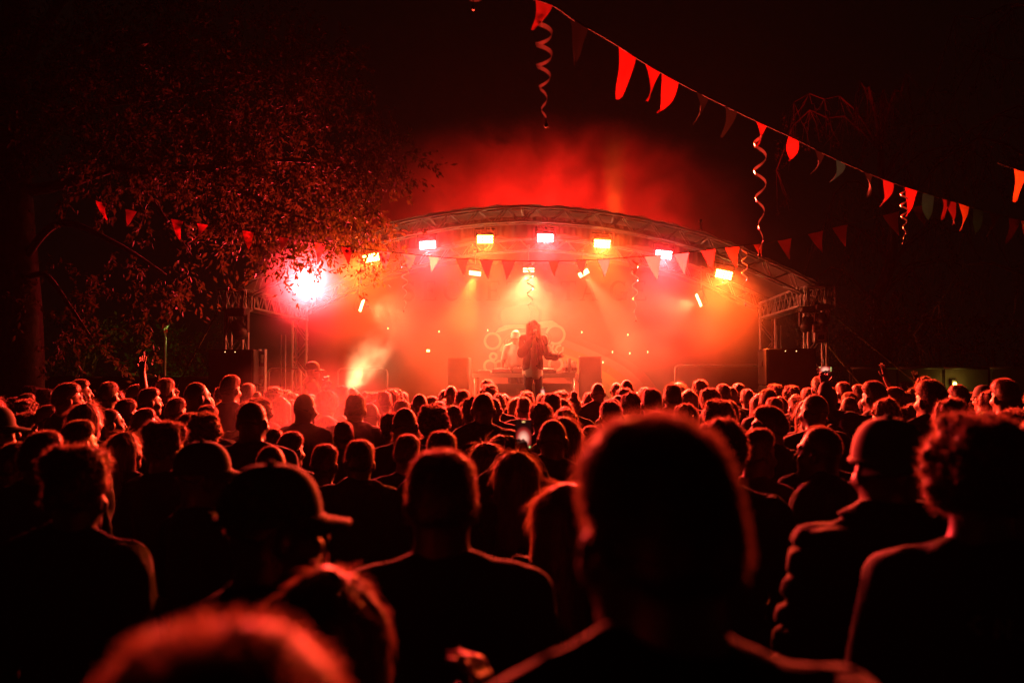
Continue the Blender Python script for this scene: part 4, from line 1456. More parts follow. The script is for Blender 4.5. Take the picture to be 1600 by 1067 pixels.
def screen_mat(vertical):
    m = bpy.data.materials.new('phone picture')
    m.use_nodes = True
    n, l = m.node_tree.nodes, m.node_tree.links
    n.remove(n["Principled BSDF"])
    tc = n.new("ShaderNodeTexCoord")
    mp = n.new("ShaderNodeMapping")
    l.new(tc.outputs["Object"], mp.inputs[0])
    mp.inputs["Scale"].default_value = (22, 1, 16) if vertical else (16, 1, 22)
    mp.inputs["Location"].default_value = (0, 0, .32 if vertical else 0)
    gr = n.new("ShaderNodeTexGradient")
    gr.gradient_type = 'SPHERICAL'
    l.new(mp.outputs[0], gr.inputs[0])
    cr = n.new("ShaderNodeValToRGB")
    e = cr.color_ramp.elements
    e[0].color = (0.012, 0.002, 0.002, 1)
    e[1].color = (1.0, 0.42, 0.3, 1)
    e[1].position = .8
    q = e.new(.3)
    q.color = (.30, .015, .012, 1)
    l.new(gr.outputs[0], cr.inputs[0])
    em = n.new("ShaderNodeEmission")
    em.inputs[1].default_value = 1.3
    l.new(cr.outputs[0], em.inputs[0])
    l.new(em.outputs[0], n["Material Output"].inputs[0])
    m.cycles.emission_sampling = 'NONE'
    return m


def phone(p, w, h, label, vertical=True, tilt=0):
    rt = empty('phone', p, YAW, label, 'phone')
    rt.rotation_euler = (tilt, 0, YAW)
    MB().box((0, .004, 0), (w, .008, h), bev=.003).build('case', M['black'], rt, False, True)
    MB().box((0, -.0012, 0), (w * .92, .0012, h * .95)).build('screen', screen_mat(vertical), rt, False, True)
    ic = [((-.38 + .25 * i) * w, -h * .4) for i in range(4)] if vertical else [(w * .40, (-.3 + .2 * i) * h) for i in range(4)]
    for i, (x, z) in enumerate(ic):
        MB().lathe((x, -.0022, z), [(.0042, 0), (.0042, .0006)], 10, (0, -1, 0)).build('icon', emit('icon glow', ((1, .2, .2), (.3, .9, .2), (.7, .8, .3), (.6, 1, .3))[i], 1.2), rt, False, True)
    MB().box((0, -.002, h * .42) if vertical else (-w * .38, -.002, h * .36), (.014, .0008, .006)).build('timer_tag', emit('timer glow', (1, .6, .2), 1.5), rt, False, True)


o, d = people['long-haired woman filming'[:24]]
phone(P(818, 679, d + .34), .082, .15, 'phone held upright above the long hair, showing the lit stage')
pu = [q for q in bpy.data.objects if q.get('label') == 'person holding a phone up high beside the right tower'][0]
pq = Matrix.LocRotScale(pu.location, pu.rotation_euler, pu.scale) @ Vector((-.20, .335, 1.87))
phone(pq, .12, .064, 'phone held sideways beside the right tower, showing the red stage', False)
phone(P(848, 610, 13.2), .06, .09, 'small dark phone raised in the front rows below the performer')

# ------------------------------------------------------------------ performers


def custom_person(loc, h, yaw, arms, sex, label, hair, skin, top_kind, top_mat, under=None, capm=None, trouser=True, curl=.5, opened=False, tilt=0):
    o = link('person', me_of('body_custom', body_mesh(sex, arms, .009, curl), skin))
    o.location = loc
    o.rotation_euler = (tilt, 0, yaw)
    o.scale = (h / HT,) * 3
    tag(o, label, 'person')
    if under:
        V, Q = top_mesh(sex, arms, 'tee', seed=31)
        V = V.copy()
        fl_ = 1 + np.clip(1.0 - V[:, 2], 0, .14) * 1.6
        V[:, :2] *= np.where(np.abs(V[:, :1]) < .3, fl_[:, None], 1)
        V[:, 2] = np.where((V[:, 2] < 1.0) & (np.abs(V[:, 0]) < .3), 1.0 + (V[:, 2] - 1.0) * 1.9, V[:, 2])
        link('tshirt', me_of('tshirt', (V, Q), under), o, True)
    link('jacket' if top_kind in ('jacket', 'coat') else 'tshirt', me_of('top_custom', top_mesh(sex, arms, top_kind, seed=21, open_front=opened), top_mat), o, True)
    if trouser:
        link('trousers', TROUSERS, o, True)
    if hair in HAIR:
        link('hair', HAIR[hair], o, True)
    elif hair == 'dread':
        link('hair', hair_mesh('dread', 44, 2500, .002), o, True)
    elif hair == 'cap':
        c = link('cap', CAPC, o, True)
        b = link('brim', CAPB, c, True)
        omat(c, [capm])
        omat(b, [capm])
    return o


ARM_MIC = {'L': ((-.19, -.01, 1.41), (-.27, .04, 1.14), (-.37, .24, 1.10), (-.5, .7, .3), (.2, .4, .9)),
           'R': ((.19, -.01, 1.41), (.24, .10, 1.16), (.05, .22, 1.46), (-.5, -.2, .8), (-.3, -.6, .3))}
pl_ = PY(833, 590, 17.55)
custom_person((pl_.x, 17.55, DECK), 1.74, R(180 + 18), ARM_MIC, 'm', 'performer in open dark jacket over long white shirt singing into a microphone', 'dread', M['skin_dark'], 'jacket', CLOTH[0], M['cloth_white'], opened=True)
hand = Matrix.Rotation(R(198), 3, 'Z') @ (Vector((.01, .235, 1.52)) * (1.74 / HT)) + Vector((pl_.x, 17.55, DECK))
dr = Matrix.Rotation(R(198), 3, 'Z') @ Vector((.05, -.35, .35)).normalized()
mc = empty('microphone', hand, 0, 'black handheld microphone held at the performer\'s mouth', 'microphone')
MB().tube([-dr * .10, dr * .05], [.011, .016], 10).build('handle', M['black'], mc, True, True)
MB().lathe(dr * .05, [(.016, 0), (.026, .012), (.027, .03), (.018, .048), (.004, .053)], 12, dr).build('mesh_head', M['steel'], mc, True, True)
ARM_DJ = {'L': ((-.19, -.01, 1.41), (-.25, .04, 1.13), (-.12, .26, 1.0), (.1, .7, -.6), (.9, .1, 0)),
          'R': ((.19, -.01, 1.41), (.27, .04, 1.14), (.24, .28, .98), (0, .7, -.6), (-.9, .1, 0))}
dj = PY(809, 590, 18.95)
custom_person((dj.x, 18.95, DECK), 1.62, R(180 - 8), ARM_DJ, 'm', 'musician in white cap and white tee leaning over the mixing table', 'cap', M['skin'], 'tee', M['cloth_white'], capm=M['white'], tilt=R(-9))
ph = PY(489, 590, 14.9)
custom_person((ph.x, 14.9, .30), 1.76, R(-75), ARM_MIC, 'm', 'person in a cap seen in profile standing in front of the smoke jet', 'cap', M['skin'], 'jacket', CLOTH[0], capm=M['cap_black'])
st = empty('pit_riser', (ph.x, 14.9, 0), 0, 'low black riser under the person in profile by the smoke jet', 'riser')
MB().box((0, 0, .285), (.9, .7, .03), bev=.005).build('tread', M['deck'], st, False, True)
for a in (-.4, .4):
    for b in (-.3, .3):
        MB().tube([(a, b, 0), (a, b, .27)], .02, 8).build('leg', M['steel'], st, False, True)

# ------------------------------------------------------------------ bunting


def spline(pts, n=160):
    pts = [Vector(p) for p in pts]
    out = []
    for i in range(len(pts) - 1):
        p0, p1, p2, p3 = pts[max(i - 1, 0)], pts[i], pts[i + 1], pts[min(i + 2, len(pts) - 1)]
        for k in range(max(2, n // (len(pts) - 1))):
            t = k / max(2, n // (len(pts) - 1))
            out.append(.5 * ((2 * p1) + (p2 - p0) * t + (2 * p0 - 5 * p1 + 4 * p2 - p3) * t * t + (3 * p1 - p0 - 3 * p2 + p3) * t ** 3))
    out.append(pts[-1])
    return out


def flag_geo(w, h, sway, twist, seed):
    """cloth triangle hung from its top edge, x across, z down; swaying tip and a twist"""
    V, F = [], []
    n = 7
    r = random.Random(seed)
    ph_ = r.uniform(0, 6)
    for j in range(n + 1):
        t = j / n
        half = w / 2 * (1 - t) + .002
        tw = twist * t
        for i in range(5):
            u = -1 + i / 2
            x = u * half * math.cos(tw) + .003 * math.sin(t * 7 + ph_ * 2) * t
            y = u * half * math.sin(tw) + (.022 * math.sin(t * 4 + ph_ + u * .8) + .006 * math.sin(u * 4 + ph_)) * (.1 + t)
            V.append((x + sway * t * t, y, -h * t * (1 - .1 * abs(sway)) + .006 * math.sin(u * 2 + ph_)))
    F = [(j * 5 + i, j * 5 + i + 1, (j + 1) * 5 + i + 1, (j + 1) * 5 + i) for j in range(n) for i in range(4)]
    return V, F


def bunting(path, flags, label, w=.20, h=.29):
    """path: world points; flags: (photo x, colour, sway, twist, scale)"""
    cur = spline(path)
    rt = empty('bunting', cur[len(cur) // 2], 0, label, 'bunting')
    MB().tube(cur, .006, 5).build('cord', M['cord'], rt, True)
    pxs = []
    for c in cur:
        v = c - CAM
        pxs.append(800 + FPX * v.dot(RIGHT) / v.dot(FWD))
    for k, (fx, colr, sway, tw, sc) in enumerate(flags):
        i = min(range(len(cur) - 1), key=lambda q: abs(pxs[q] - fx))
        p = cur[i]
        d = (cur[i + 1] - cur[i]).normalized()
        V, F = flag_geo(w * sc, h * sc, sway, tw * (1.1 if k % 2 else -1.0), k)
        ang = math.atan2(d.y, d.x)
        slope = math.atan2(d.z, math.hypot(d.x, d.y))
        m = Matrix.Rotation(ang, 3, 'Z') @ Matrix.Rotation(-slope * .8, 3, 'Y')
        mb = MB()
        mb.add([p + m @ Vector(v) + Vector((0, 0, -.004)) for v in V], F)
        mb.build('flag', M['flag_' + colr], rt, True)


DB = 14.9
bunting([P(x, y, DB + dd) for x, y, dd in ((60, 290, -3.6), (150, 313, -3.4), (205, 328, -3.1), (277, 343, -2.7), (388, 361, -2.0), (490, 378, -1.2), (560, 388, -.6), (640, 397, -.1), (700, 403, 0), (760, 406, 0),
                                           (830, 408, 0), (900, 407, 0), (960, 404, 0), (1040, 398, 0), (1100, 391, 0), (1150, 385, 0), (1190, 380, 0), (1240, 371, 0), (1312, 353, -.2), (1392, 333, -.5), (1470, 312, -1))],
        [(155, 'red', .1, .8, .65), (206, 'maroon', -.04, .2, .7), (277, 'red', .05, .1, .82), (312, 'red', -.12, 1.2, .75), (388, 'red', .0, .1, .87), (440, 'maroon', -.03, .3, .9), (498, 'pink', -.02, .4, 1),
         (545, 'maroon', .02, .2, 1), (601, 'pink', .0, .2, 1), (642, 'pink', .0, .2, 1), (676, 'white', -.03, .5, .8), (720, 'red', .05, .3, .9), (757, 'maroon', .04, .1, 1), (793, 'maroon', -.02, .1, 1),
         (868, 'maroon', .0, .4, .8), (907, 'red', .03, .3, .8), (946, 'pink', .0, .2, .9), (988, 'red', .02, .4, 1), (1024, 'pink', .03, .1, 1.25), (1066, 'pink', .02, .1, 1.15), (1104, 'maroon', .04, .1, 1.1),
         (1144, 'maroon', .03, .2, 1.1), (1186, 'maroon', .03, .9, .7), (1229, 'red', .03, .05, 1.05), (1270, 'red', .04, .05, 1.1), (1312, 'red', .03, .05, 1.1), (1394, 'red', .06, .2, 1.2), (1440, 'maroon', .04, .2, 1)],
        'long string of red and pink bunting sagging across the whole stage front')
bunting([P(x, y, d) for x, y, d in ((650, -60, 5.4), (740, -20, 5.6), (850, 3, 5.8), (900, 33, 6.1), (960, 68, 6.5), (1010, 100, 6.9), (1065, 131, 7.3), (1130, 164, 7.8), (1190, 193, 8.3), (1240, 216, 8.7), (1300, 246, 9.2),
                                    (1370, 276, 9.8), (1430, 297, 10.3), (1500, 318, 10.8), (1560, 336, 11.3), (1640, 352, 11.8))],
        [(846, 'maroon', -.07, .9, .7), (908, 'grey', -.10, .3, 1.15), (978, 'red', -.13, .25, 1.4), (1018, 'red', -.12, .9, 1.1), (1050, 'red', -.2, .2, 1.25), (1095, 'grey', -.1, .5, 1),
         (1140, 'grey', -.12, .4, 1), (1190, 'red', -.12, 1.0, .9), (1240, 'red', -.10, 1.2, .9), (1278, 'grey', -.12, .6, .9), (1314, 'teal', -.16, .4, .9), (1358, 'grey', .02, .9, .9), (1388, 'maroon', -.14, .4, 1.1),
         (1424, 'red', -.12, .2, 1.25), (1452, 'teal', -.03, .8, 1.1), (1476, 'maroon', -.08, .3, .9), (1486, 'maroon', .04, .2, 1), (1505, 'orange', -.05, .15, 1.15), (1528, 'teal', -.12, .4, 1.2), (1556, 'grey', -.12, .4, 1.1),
         (1582, 'maroon', -.14, .3, 1.2), (1604, 'orange', -.05, .3, 1.1)],
        'windblown bunting string running from overhead down to the right-hand trees', .19, .25)
bunting([P(x, y, d) for x, y, d in ((1560, 255, 8.0), (1600, 268, 8.2), (1660, 285, 8.5), (1740, 300, 9))], [(1594, 'orange', -.05, .3, .9), (1640, 'red', -.05, .2, 1)], 'short run of bunting with an orange flag above the longer right-hand string')


def streamer(px, y0, y1, d, label, rad=.05, turns=5):
    a, b = P(px, y0, d), P(px, y1, d)
    b = Vector((a.x, a.y, b.z))
    L = a.z - b.z
    rt = empty('spiral_streamer', a, 0, label, 'streamer', 'foil spirals hanging from the bunting')
    V, F = [], []
    n = int(turns * 16)
    ph_ = random.uniform(0, 6)
    for i in range(n + 1):
        t = i / n
        r_ = rad * (.45 + .55 * math.sin(math.pi * min(1, t * 1.15 + .12)) ** .6) * (1 - .35 * t)
        an = ph_ + turns * 2 * math.pi * t
        w_ = .024 * (1 - .4 * t) * rad / .05
        cx, sx_ = math.cos(an), math.sin(an)
        z = -.03 - (L - .08) * t
        V += [(r_ * cx, r_ * sx_, z + w_ / 2), (r_ * cx * .86, r_ * sx_ * .86, z - w_ / 2)]
    F = [(2 * i, 2 * i + 2, 2 * i + 3, 2 * i + 1) for i in range(n)]
    link('foil_spiral', mesh_data('foil_spiral', V, F, True, [M['foil']]), rt, True)
    MB().tube([(0, 0, .02), (0, 0, -.03), (V[0][0], V[0][1], -.03)], .003, 5).build('thread', M['cord'], rt, True, True)
    MB().lathe((V[-1][0], V[-1][1], -L), [(.004, .05), (.004, .02), (.011, .014), (.013, .004), (.008, -.006)], 8).build('weight', M['black'], rt, True, True)


for a in ((850, 22, 200, 5.85, 'foil spiral hanging from the nearer end of the windblown bunting', .058, 4.6), (1187, 205, 400, 8.3, 'foil spiral hanging in front of the right roof edge', .062, 4.2),
          (633, 397, 487, DB, 'foil spiral hanging left of the backdrop lettering', .062, 4.8), (828, 409, 507, DB, 'foil spiral hanging over the performer', .062, 4.6),
          (992, 403, 502, DB, 'foil spiral hanging right of the backdrop lettering', .062, 4.4), (1163, 384, 478, DB, 'foil spiral hanging before the right roof truss', .055, 4.6),
          (489, 379, 468, 13.7, 'foil spiral hanging across the haloed pink blinder', .055, 3.6), (297, 347, 402, 12.3, 'short foil spiral in the leaves left of the stage', .05, 3),
          (1412, 292, 382, 10.2, 'foil spiral under the right-hand bunting flags', .045, 4.5), (742, -14, 14, 5.6, 'foil spiral cut by the top of the view', .05, 2)):
    streamer(*a)

# ------------------------------------------------------------------ trees


def leaf_cloud(centres, n, size, rg, droop=.5):
    """many small pointed leaves scattered in clumps around centres [(point, radius)]"""
    C = np.array([list(c) for c, _ in centres])
    Rr = np.array([r for _, r in centres])
    k = rg.choice(len(C), n, p=Rr ** 2 / (Rr ** 2).sum())
    # sprigs: groups of leaves that hang together
    ns = max(1, n // 26)
    sk_ = rg.choice(len(C), ns, p=Rr ** 2 / (Rr ** 2).sum())
    u = rg.normal(size=(ns, 3))
    u /= np.linalg.norm(u, axis=1)[:, None]
    sp = C[sk_] + u * (Rr[sk_] * rg.random(ns) ** .45)[:, None]
    sd = rg.normal(size=(ns, 3)) * .6 + np.array((0, 0, -droop))
    sd /= np.linalg.norm(sd, axis=1)[:, None]
    si = rg.integers(0, ns, n)
    along = rg.random(n)
    p = sp[si] + sd[si] * (along * size * 7.0)[:, None] + rg.normal(size=(n, 3)) * size * .36
    d = sd[si] * .6 + rg.normal(size=(n, 3)) * .6 + np.array((0, 0, -.3))
    d /= np.linalg.norm(d, axis=1)[:, None]
    s = np.cross(d, rg.normal(size=(n, 3)))
    s /= np.linalg.norm(s, axis=1)[:, None]
    L = size * rg.uniform(.6, 1.3, n)[:, None]
    V = np.concatenate([p, p + d * L * .45 + s * L * .2, p + d * L, p + d * L * .45 - s * L * .2])
    i = np.arange(n)
    return V, np.stack([i, i + n, i + 2 * n, i + 3 * n], 1)


rg = np.random.default_rng(11)
lt = P(28, 590, 12.6)
tree = empty('broadleaf_tree', (lt.x, lt.y, 0), 0, 'tall broadleaf tree at the left whose leafy boughs hang before the stage', 'tree')
T = lambda x, y, d=12.6: P(x, y, d)
base = T(30, 590)
tr = MB()
tr.tube([(base.x, base.y, 0), (base.x, base.y, .5), T(32, 560), T(30, 480), T(24, 380), T(18, 280), T(15, 180), T(22, 60), T(30, -120), T(40, -300)], [.42, .32, .285, .27, .25, .23, .2, .17, .13, .08], 14)
tr.build('trunk', M['bark'], tree, True)
limbs = [([T(24, 330), T(44, 240), T(125, 172, 12.8), T(260, 150, 13), T(420, 120, 13.4)], .10), ([T(20, 300), T(60, 296), T(110, 285), T(180, 264, 12.9), T(215, 270), T(320, 262, 13.2), T(460, 250, 13.8), T(560, 270, 14.2)], .085),
         ([T(28, 420), T(90, 350, 12.3), T(180, 380, 12.4), T(260, 430, 12.8)], .06), ([T(16, 160), T(60, 60), T(140, -40, 13), T(300, -80, 13.5)], .11), ([T(22, 100), T(-60, 0), T(-160, -80)], .11),
         ([T(30, 440), T(70, 430, 12.2), T(110, 480, 12), T(150, 540, 12)], .045), ([T(200, 265, 12.9), T(250, 330, 13.1), T(300, 400, 13.3)], .04), ([T(320, 262, 13.2), T(420, 320, 13.8), T(500, 350, 14.2)], .045),
         ([T(200, 83, 13), T(222, 98, 13), T(260, 104, 13)], .03), ([T(310, 182, 13), T(330, 170, 13), T(375, 178, 13.2)], .03)]
for pts, r0 in limbs:
    c = spline(pts, 40)
    MB().tube(c, [r0 * (1 - .75 * i / (len(c) - 1)) for i in range(len(c))], 8).build('limb', M['bark'], tree, True)
cent = []
for x, y, d, r_ in ((560, 230, 14.2, .6), (600, 200, 14.3, .35), (620, 240, 14.4, .25), (500, 260, 14.1, .6), (470, 310, 14, .55), (540, 300, 14.4, .55), (560, 340, 14.6, .4), (500, 350, 14.5, .45), (590, 280, 14.5, .35),
                    (440, 350, 14, .45), (400, 300, 13.6, .6), (545, 385, 14.9, .3), (550, 420, 15.3, .22), (585, 358, 15.3, .2), (610, 356, 15.4, .13), (520, 395, 15, .2), (430, 390, 14.4, .28), (470, 400, 14.8, .2), (380, 220, 13.2, .9),
                    (460, 180, 13.6, .8), (530, 160, 13.8, .6), (300, 180, 13, .9), (250, 260, 12.8, .7), (150, 200, 12.5, .9), (330, 60, 13, 1.0), (200, 60, 12.6, 1.1), (460, 80, 13.4, .9), (80, 90, 12.4, 1.0), (0, 180, 12, .8),
                    (350, 330, 13.4, .5)):
    cent.append((P(x, y, d), r_))
V1, F1 = leaf_cloud(cent, 27000, .088, rg)
low = [(P(x, y, d), r_) for x, y, d, r_ in ((300, 420, 13.4, .28), (270, 440, 13.3, .35), (240, 460, 13.2, .3), (210, 400, 13, .35), (190, 470, 12.6, .35), (150, 430, 12.4, .4), (225, 510, 12.6, .25), (180, 545, 12, .28), (190, 575, 12, .15),
                                         (130, 545, 12, .3), (100, 510, 12, .35), (70, 440, 12, .4), (130, 490, 12.2, .3), (260, 380, 13.3, .3), (20, 420, 11.8, .4), (290, 455, 13.4, .2))]
V2, F2 = leaf_cloud(low, 1300, .08, rg, .9)
V = np.concatenate([V1, V2])
F = np.concatenate([F1, F2 + len(V1)])
link('crown', mesh_data('crown', V, F, False, [M['leaf']]), tree)


def bare_tree(x, d, label, seed, hgt=7.5, leaves=2500):
    b = P(x, 590, d)
    rt = empty('willow_tree', (b.x, b.y, 0), 0, label, 'tree')
    r = random.Random(seed)
    tr = MB()
    pts = [Vector((b.x, b.y, 0))]
    for i in range(1, 9):
        pts.append(Vector((b.x + r.uniform(-.12, .12) * i * .4, b.y + r.uniform(-.1, .1) * i * .4, hgt * i / 8)))
    tr.tube(pts, [.22 * (1 - .085 * i) for i in range(9)], 10)
    tr.build('trunk', M['bark'], rt, True)
    tips = []
    tw = MB()
    for k in range(26):
        s0 = pts[r.randint(3, 8)]
        an = r.uniform(0, 2 * math.pi)
        ln = r.uniform(1.6, 3.6)
        c = [s0]
        for i in range(1, 7):
            t = i / 6
            c.append(s0 + Vector((math.cos(an) * ln * t, math.sin(an) * ln * t, 1.3 * math.sin(t * 2.4) - t * t * r.uniform(.2, 1.3))))
        MB().tube(c, [.035 * (1 - .12 * i) for i in range(7)], 6).build('limb', M['bark'], rt, True)
        for i in range(2, 7):
            for _ in range(5):
                q = c[i]
                e = [q]
                dx, dy = r.uniform(-.5, .5), r.uniform(-.5, .5)
                for j in range(1, 5):
                    e.append(q + Vector((dx * j / 4, dy * j / 4, -.16 * j * r.uniform(.6, 1.6))))
                tw.tube(e, [.006, .005, .004, .003, .002], 3, False)
                tips.append(e[3])
    t = tw.build('twig_spray', M['twig'], rt, False)
    tag(t, kind='stuff')
    Vv, Ff = leaf_cloud([(p, .3) for p in tips], leaves, .07, np.random.default_rng(seed), 1.2)
    link('crown', mesh_data('crown', Vv, Ff, False, [M['leaf']]), rt)


bare_tree(1690, 17.0, 'thin-leaved tree with drooping twigs standing by the right fence under the bunting', 3)
bare_tree(1380, 22.5, 'thin-leaved tree behind the right guy rope', 5, 7, 3000)


def bush(px, py, d, r_, label, seed, n=2500):
    c = P(px, py, d)
    rt = empty('bush', (c.x, c.y, 0), 0, label, 'bush', 'bushes beyond the fences')
    rr_ = random.Random(seed)
    stem = MB()
    for k in range(5):
        stem.tube([(c.x + rr_.uniform(-.2, .2), c.y, 0), (c.x + rr_.uniform(-.6, .6), c.y + rr_.uniform(-.3, .3), c.z)], [.05, .02], 6)
    stem.build('stem', M['bark'], rt, True)
    cs = [(Vector((c.x + rr_.uniform(-r_, r_), c.y + rr_.uniform(-.5, .5), rr_.uniform(.5, c.z + r_ * .6))), r_ * rr_.uniform(.35, .7)) for _ in range(14)]
    Vv, Ff = leaf_cloud(cs, n, .12, np.random.default_rng(seed), .4)
    link('foliage', mesh_data('foliage', Vv, Ff, False, [M['foliage']]), rt)


for k, (px, py, d, r_, lab) in enumerate(((110, 555, 21, 1.2, 'dim green bush behind the lettered fence by the trunk'), (210, 560, 22, 1.1, 'dim green bush behind the lettered fence under the hanging leaves'), (310, 560, 23, 1.0, 'dim bush between the fence and the left tower'),
                                          (1380, 550, 23, 1.3, 'dim bush behind the right guy rope'), (1470, 540, 22, 1.4, 'dim bush behind the small yellow lamp'), (1580, 545, 21.5, 1.4, 'dim bush at the far end of the right fence'))):
    bush(px, py, d, r_, lab, 40 + k)

# ------------------------------------------------------------------ fences, ropes, far lamps
fl = empty('fence', tuple(PY(200, 590, 17.0))[:2] + (0,), 0, 'dark site fence with pale lettering left of the stage', 'fence')
for k in range(5):
    x0, x1 = PY(-90 + k * 84, 600, 17.0).x, PY(-90 + (k + 1) * 84, 600, 17.0).x
    zt = PY(200, 592, 17.0).z
    MB().box(((x0 + x1) / 2, 17.0, zt / 2 + .04), (x1 - x0 - .05, .03, zt - .08), bev=.006).build('panel', M['fence'], fl)
    MB().tube([(x0, 17.03, 0), (x0, 17.03, zt + .02)], .03, 8).build('post', M['black'], fl, True)
    MB().tube([(x0, 17.0, zt + .02), (x1, 17.0, zt + .02)], .028, 8).build('top_rail', M['black'], fl, True)
for ch, px in zip('ATES', (203, 216, 229, 242)):
    c = PY(px - 5, 610, 16.975)
    mb = MB()
    for q, (pts, w) in enumerate(glyph(ch)):
        sc = .16
        ww = [q_ * sc * 1.3 for q_ in w] if isinstance(w, list) else max(w, .14) * sc
        mb.ribbon([(c.x + q2[0] * sc * .8, c.z + q2[1] * sc) for q2 in pts], ww, 16.975 - q * .0007)
    mb.build('letter', M['fence_ink'], fl)
fr = empty('fence', tuple(PY(1480, 590, 19.0))[:2] + (0,), 0, 'dark plain site fence behind the crowd right of the stage', 'fence')
for k in range(5):
    x0, x1 = PY(1330 + k * 72, 600, 19.0).x, PY(1330 + (k + 1) * 72, 600, 19.0).x
    zt = PY(1480, 577, 19.0).z
    MB().box(((x0 + x1) / 2, 19.0, zt / 2 + .04), (x1 - x0 - .05, .03, zt - .08), bev=.006).build('panel', M['fence'], fr)
    MB().tube([(x0, 19.03, 0), (x0, 19.03, zt + .02)], .03, 8).build('post', M['black'], fr, True)
    MB().tube([(x0, 19.0, zt + .02), (x1, 19.0, zt + .02)], .03, 8).build('top_rail', M['black'], fr, True)


def rope(a, b, label, r_=.012):
    a, b = Vector(a), Vector(b)
    rt = empty('guy_rope', (b.x, b.y, b.z), 0, label, 'rope')
    MB().tube([a.lerp(b, t) + Vector((0, 0, -.05 * math.sin(math.pi * t))) for t in [i / 12 for i in range(13)]], r_, 6).build('webbing', M['rope'], rt, True)
    MB().box(a.lerp(b, .8), (.05, .05, .14), Matrix.Rotation(R(40), 3, 'Y'), bev=.006).build('ratchet', M['steel'], rt)
    MB().tube([b, b + Vector((0, 0, -.06))], .02, 6).build('anchor', M['steel'], rt)


e = PY(1500, 680, 15.6); e.z = .06
rope(PY(1287, 532, 16.45), e, 'yellowish guy strap running from the right front tower to the ground', .016)
e = PY(1640, 650, 17.2); e.z = .06
rope(PY(1296, 488, 16.45), e, 'thin guy rope running from the right corner block over the fence')
e = PY(190, 660, 16.2); e.z = .06
rope(PY(340, 486, 16.45), e, 'guy rope running from the left corner block behind the fence', .014)

M['lamp_yellow'] = emit('yellow bulb glow', (1.0, .75, .12), 16)
p = PY(1492, 600, 18.85)
lp = empty('bulkhead_lamp', p, 0, 'small lit yellow lamp on the dark right-hand fence', 'lamp')
MB().lathe((0, 0, 0), [(.01, -.035), (.03, -.02), (.033, .01), (.02, .03), (.004, .036)], 12).build('bulb', M['lamp_yellow'], lp, True, True)
MB().box((0, .05, .03), (.09, .06, .09), bev=.01).build('housing', M['black'], lp, False, True)
ld = bpy.data.lights.new('bulb_light', 'POINT')
ld.energy, ld.color, ld.shadow_soft_size = 3, (1, .62, .08), .04
lo = bpy.data.objects.new('bulb_glow', ld)
col.objects.link(lo)
lo.parent = lp
lo.location = (0, -.08, .03)
p = PY(258, 512, 19.5)
pl2 = empty('lamp_post', (p.x, p.y, 0), 0, 'thin park lamp post behind the left fence lighting the grass green', 'lamp post')
MB().tube([(0, 0, 0), (0, 0, p.z)], [.04, .028], 8).build('pole', M['steel'], pl2, True, True)
MB().lathe((0, 0, p.z), [(.03, 0), (.08, .05), (.1, .12), (.03, .17)], 12).build('lantern', M['black'], pl2, True, True)
MB().lathe((0, 0, p.z - .005), [(.03, -.03), (.05, -.01), (.05, 0)], 12).build('bulb', emit('park lamp glow', (.6, .7, .1), .5), pl2, True, True)
ld = bpy.data.lights.new('park_light', 'POINT')
ld.energy, ld.color, ld.shadow_soft_size = 14, (.62, .75, .12), .06
lo = bpy.data.objects.new('park_glow', ld)
col.objects.link(lo)
lo.parent = pl2
lo.location = (0, .3, p.z - .15)

# ------------------------------------------------------------------ smoke


def smoke(name, lo_, hi_, label, dens, scale, contrast, an, color=(1, .93, .88), mask=None, step=1.0, detail=3, distort=.6):
    """closed box of uneven smoke; mask(nodes, links, coord) returns a socket multiplied into the density"""
    lo_, hi_ = Vector(lo_), Vector(hi_)
    c, sz = (lo_ + hi_) / 2, hi_ - lo_
    m = bpy.data.materials.new(name)
    m.use_nodes = True
    n, l = m.node_tree.nodes, m.node_tree.links
    n.remove(n["Principled BSDF"])
    pv = n.new("ShaderNodeVolumePrincipled")
    pv.inputs["Color"].default_value = (*color, 1)
    pv.inputs["Anisotropy"].default_value = an
    if contrast is None:
        pv.inputs["Density"].default_value = dens
    else:
        tc = n.new("ShaderNodeTexCoord")
        no = n.new("ShaderNodeTexNoise")
        no.inputs["Scale"].default_value = scale
        no.inputs["Detail"].default_value = detail
        no.inputs["Distortion"].default_value = distort
        l.new(tc.outputs["Object"], no.inputs[0])
        mr = n.new("ShaderNodeMapRange")
        mr.inputs[1].default_value, mr.inputs[2].default_value = contrast
        mr.inputs[3].default_value, mr.inputs[4].default_value = 0.0, dens
        l.new(no.outputs[0], mr.inputs[0])
        out = mr.outputs[0]
        if mask:
            mm = n.new("ShaderNodeMath")
            mm.operation = 'MULTIPLY'
            l.new(out, mm.inputs[0])
            l.new(mask(n, l, tc.outputs["Object"]), mm.inputs[1])
            out = mm.outputs[0]
        l.new(out, pv.inputs["Density"])
    l.new(pv.outputs[0], n["Material Output"].inputs["Volume"])
    mb = MB().box((0, 0, 0), sz)
    o = mb.build(name, m)
    o.location = c
    m.cycles.volume_step_rate = step
    tag(o, label, 'smoke' if name != 'haze' else 'haze', kind='stuff')
    return o


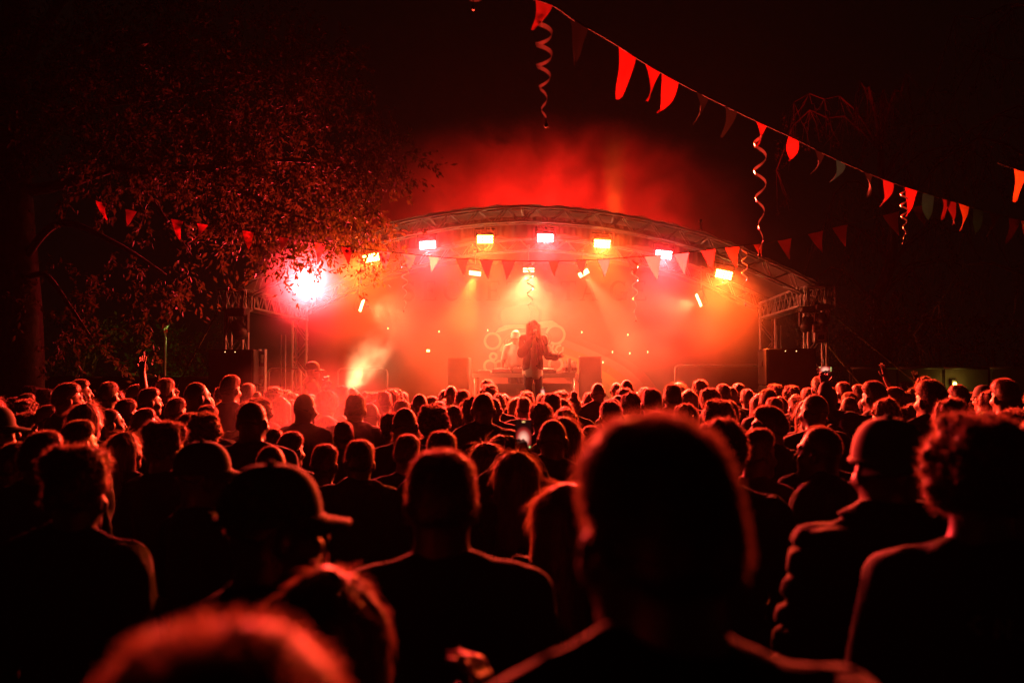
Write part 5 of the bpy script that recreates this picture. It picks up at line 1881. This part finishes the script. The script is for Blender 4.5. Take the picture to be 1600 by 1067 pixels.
def ball_mask(inner, outer, sc=(1, 1, 1), loc=(0, 0, 0), rot=(0, 0, 0)):
    def f(n, l, co):
        mp = n.new("ShaderNodeMapping")
        mp.vector_type = 'TEXTURE'
        mp.inputs["Location"].default_value = loc
        mp.inputs["Rotation"].default_value = rot
        mp.inputs["Scale"].default_value = sc
        l.new(co, mp.inputs[0])
        ln = n.new("ShaderNodeVectorMath")
        ln.operation = 'LENGTH'
        l.new(mp.outputs[0], ln.inputs[0])
        mr = n.new("ShaderNodeMapRange")
        mr.interpolation_type = 'SMOOTHSTEP'
        mr.inputs[1].default_value, mr.inputs[2].default_value = inner, outer
        mr.inputs[3].default_value, mr.inputs[4].default_value = 1, 0
        l.new(ln.outputs["Value"], mr.inputs[0])
        return mr.outputs[0]
    return f


smoke('haze', (-152, -102, -1.0), (152, 202, 10.0), 'thin even night air haze around the whole place', .00008, 1, None, .55)
smoke('stage_smoke', (-7.4, 13.2, 1.0), (7.4, 24.4, 8.6), 'uneven theatrical smoke filling the stage and drifting over its roof', .088, .8, (.30, .74), .12,
      mask=ball_mask(.42, 1.0, (7.0, 5.2, 3.8), (0, .5, -1.6)))
rc = PY(850, 285, 21.6)
smoke('roof_smoke', rc - Vector((5.2, 2.2, 1.9)), rc + Vector((5.2, 2.2, 2.6)), 'wispy red-lit smoke rising over the roof arch', .095, .9, (.36, .74), .1, mask=ball_mask(.0, 1.0, (4.8, 2.1, 2.15), (0, 0, -.85)), detail=5, distort=1.6)
lp_ = PY(482, 440, 15.9)
smoke('lamp_smoke', lp_ - Vector((1.1, 1.0, 1.0)), lp_ + Vector((1.1, 1.0, 1.0)), 'dense smoke puff glowing around the left pink blinder', .34, 1.2, (.2, .8), .5, mask=ball_mask(.2, 1.0, (1.05, .95, .95)))
for px, py, lab, dn in ((505, 535, 'smoke hanging before the left wing of the stage', .10), (1085, 520, 'smoke hanging before the right wing of the stage', .085)):
    wc = PY(px, py, 16.2)
    smoke('wing_smoke', wc - Vector((2.0, 1.5, 1.35)), wc + Vector((2.0, 1.5, 1.35)), lab, dn, .9, (.25, .72), .2, mask=ball_mask(.2, 1.0, (1.95, 1.45, 1.3)))
j0, j1 = PY(520, 606, 17.2), PY(612, 522, 17.6)
jc = (j0 + j1) / 2
ang = math.atan2(j1.z - j0.z, j1.x - j0.x)
smoke('smoke_jet', jc - Vector((1.05, .6, 1.0)), jc + Vector((1.05, .6, 1.0)), 'bright jet of smoke blown up from the fog machine', 4.5, 3.6, (.38, .66), .2, mask=ball_mask(.05, 1.0, (1.0, .5, .42), (0, 0, 0), (0, -ang, 0)))
c_ = P(495, 665, 8.2)
smoke('drifting_smoke', c_ - Vector((.9, 1.6, .75)), c_ + Vector((.9, 1.6, .75)), 'thin smoke drifting over the heads left of the middle', .2, 1.6, (.35, .75), .5, mask=ball_mask(.2, 1.0, (.85, 1.5, .7)))
print('people', len(placed), 'objects', len(bpy.data.objects))
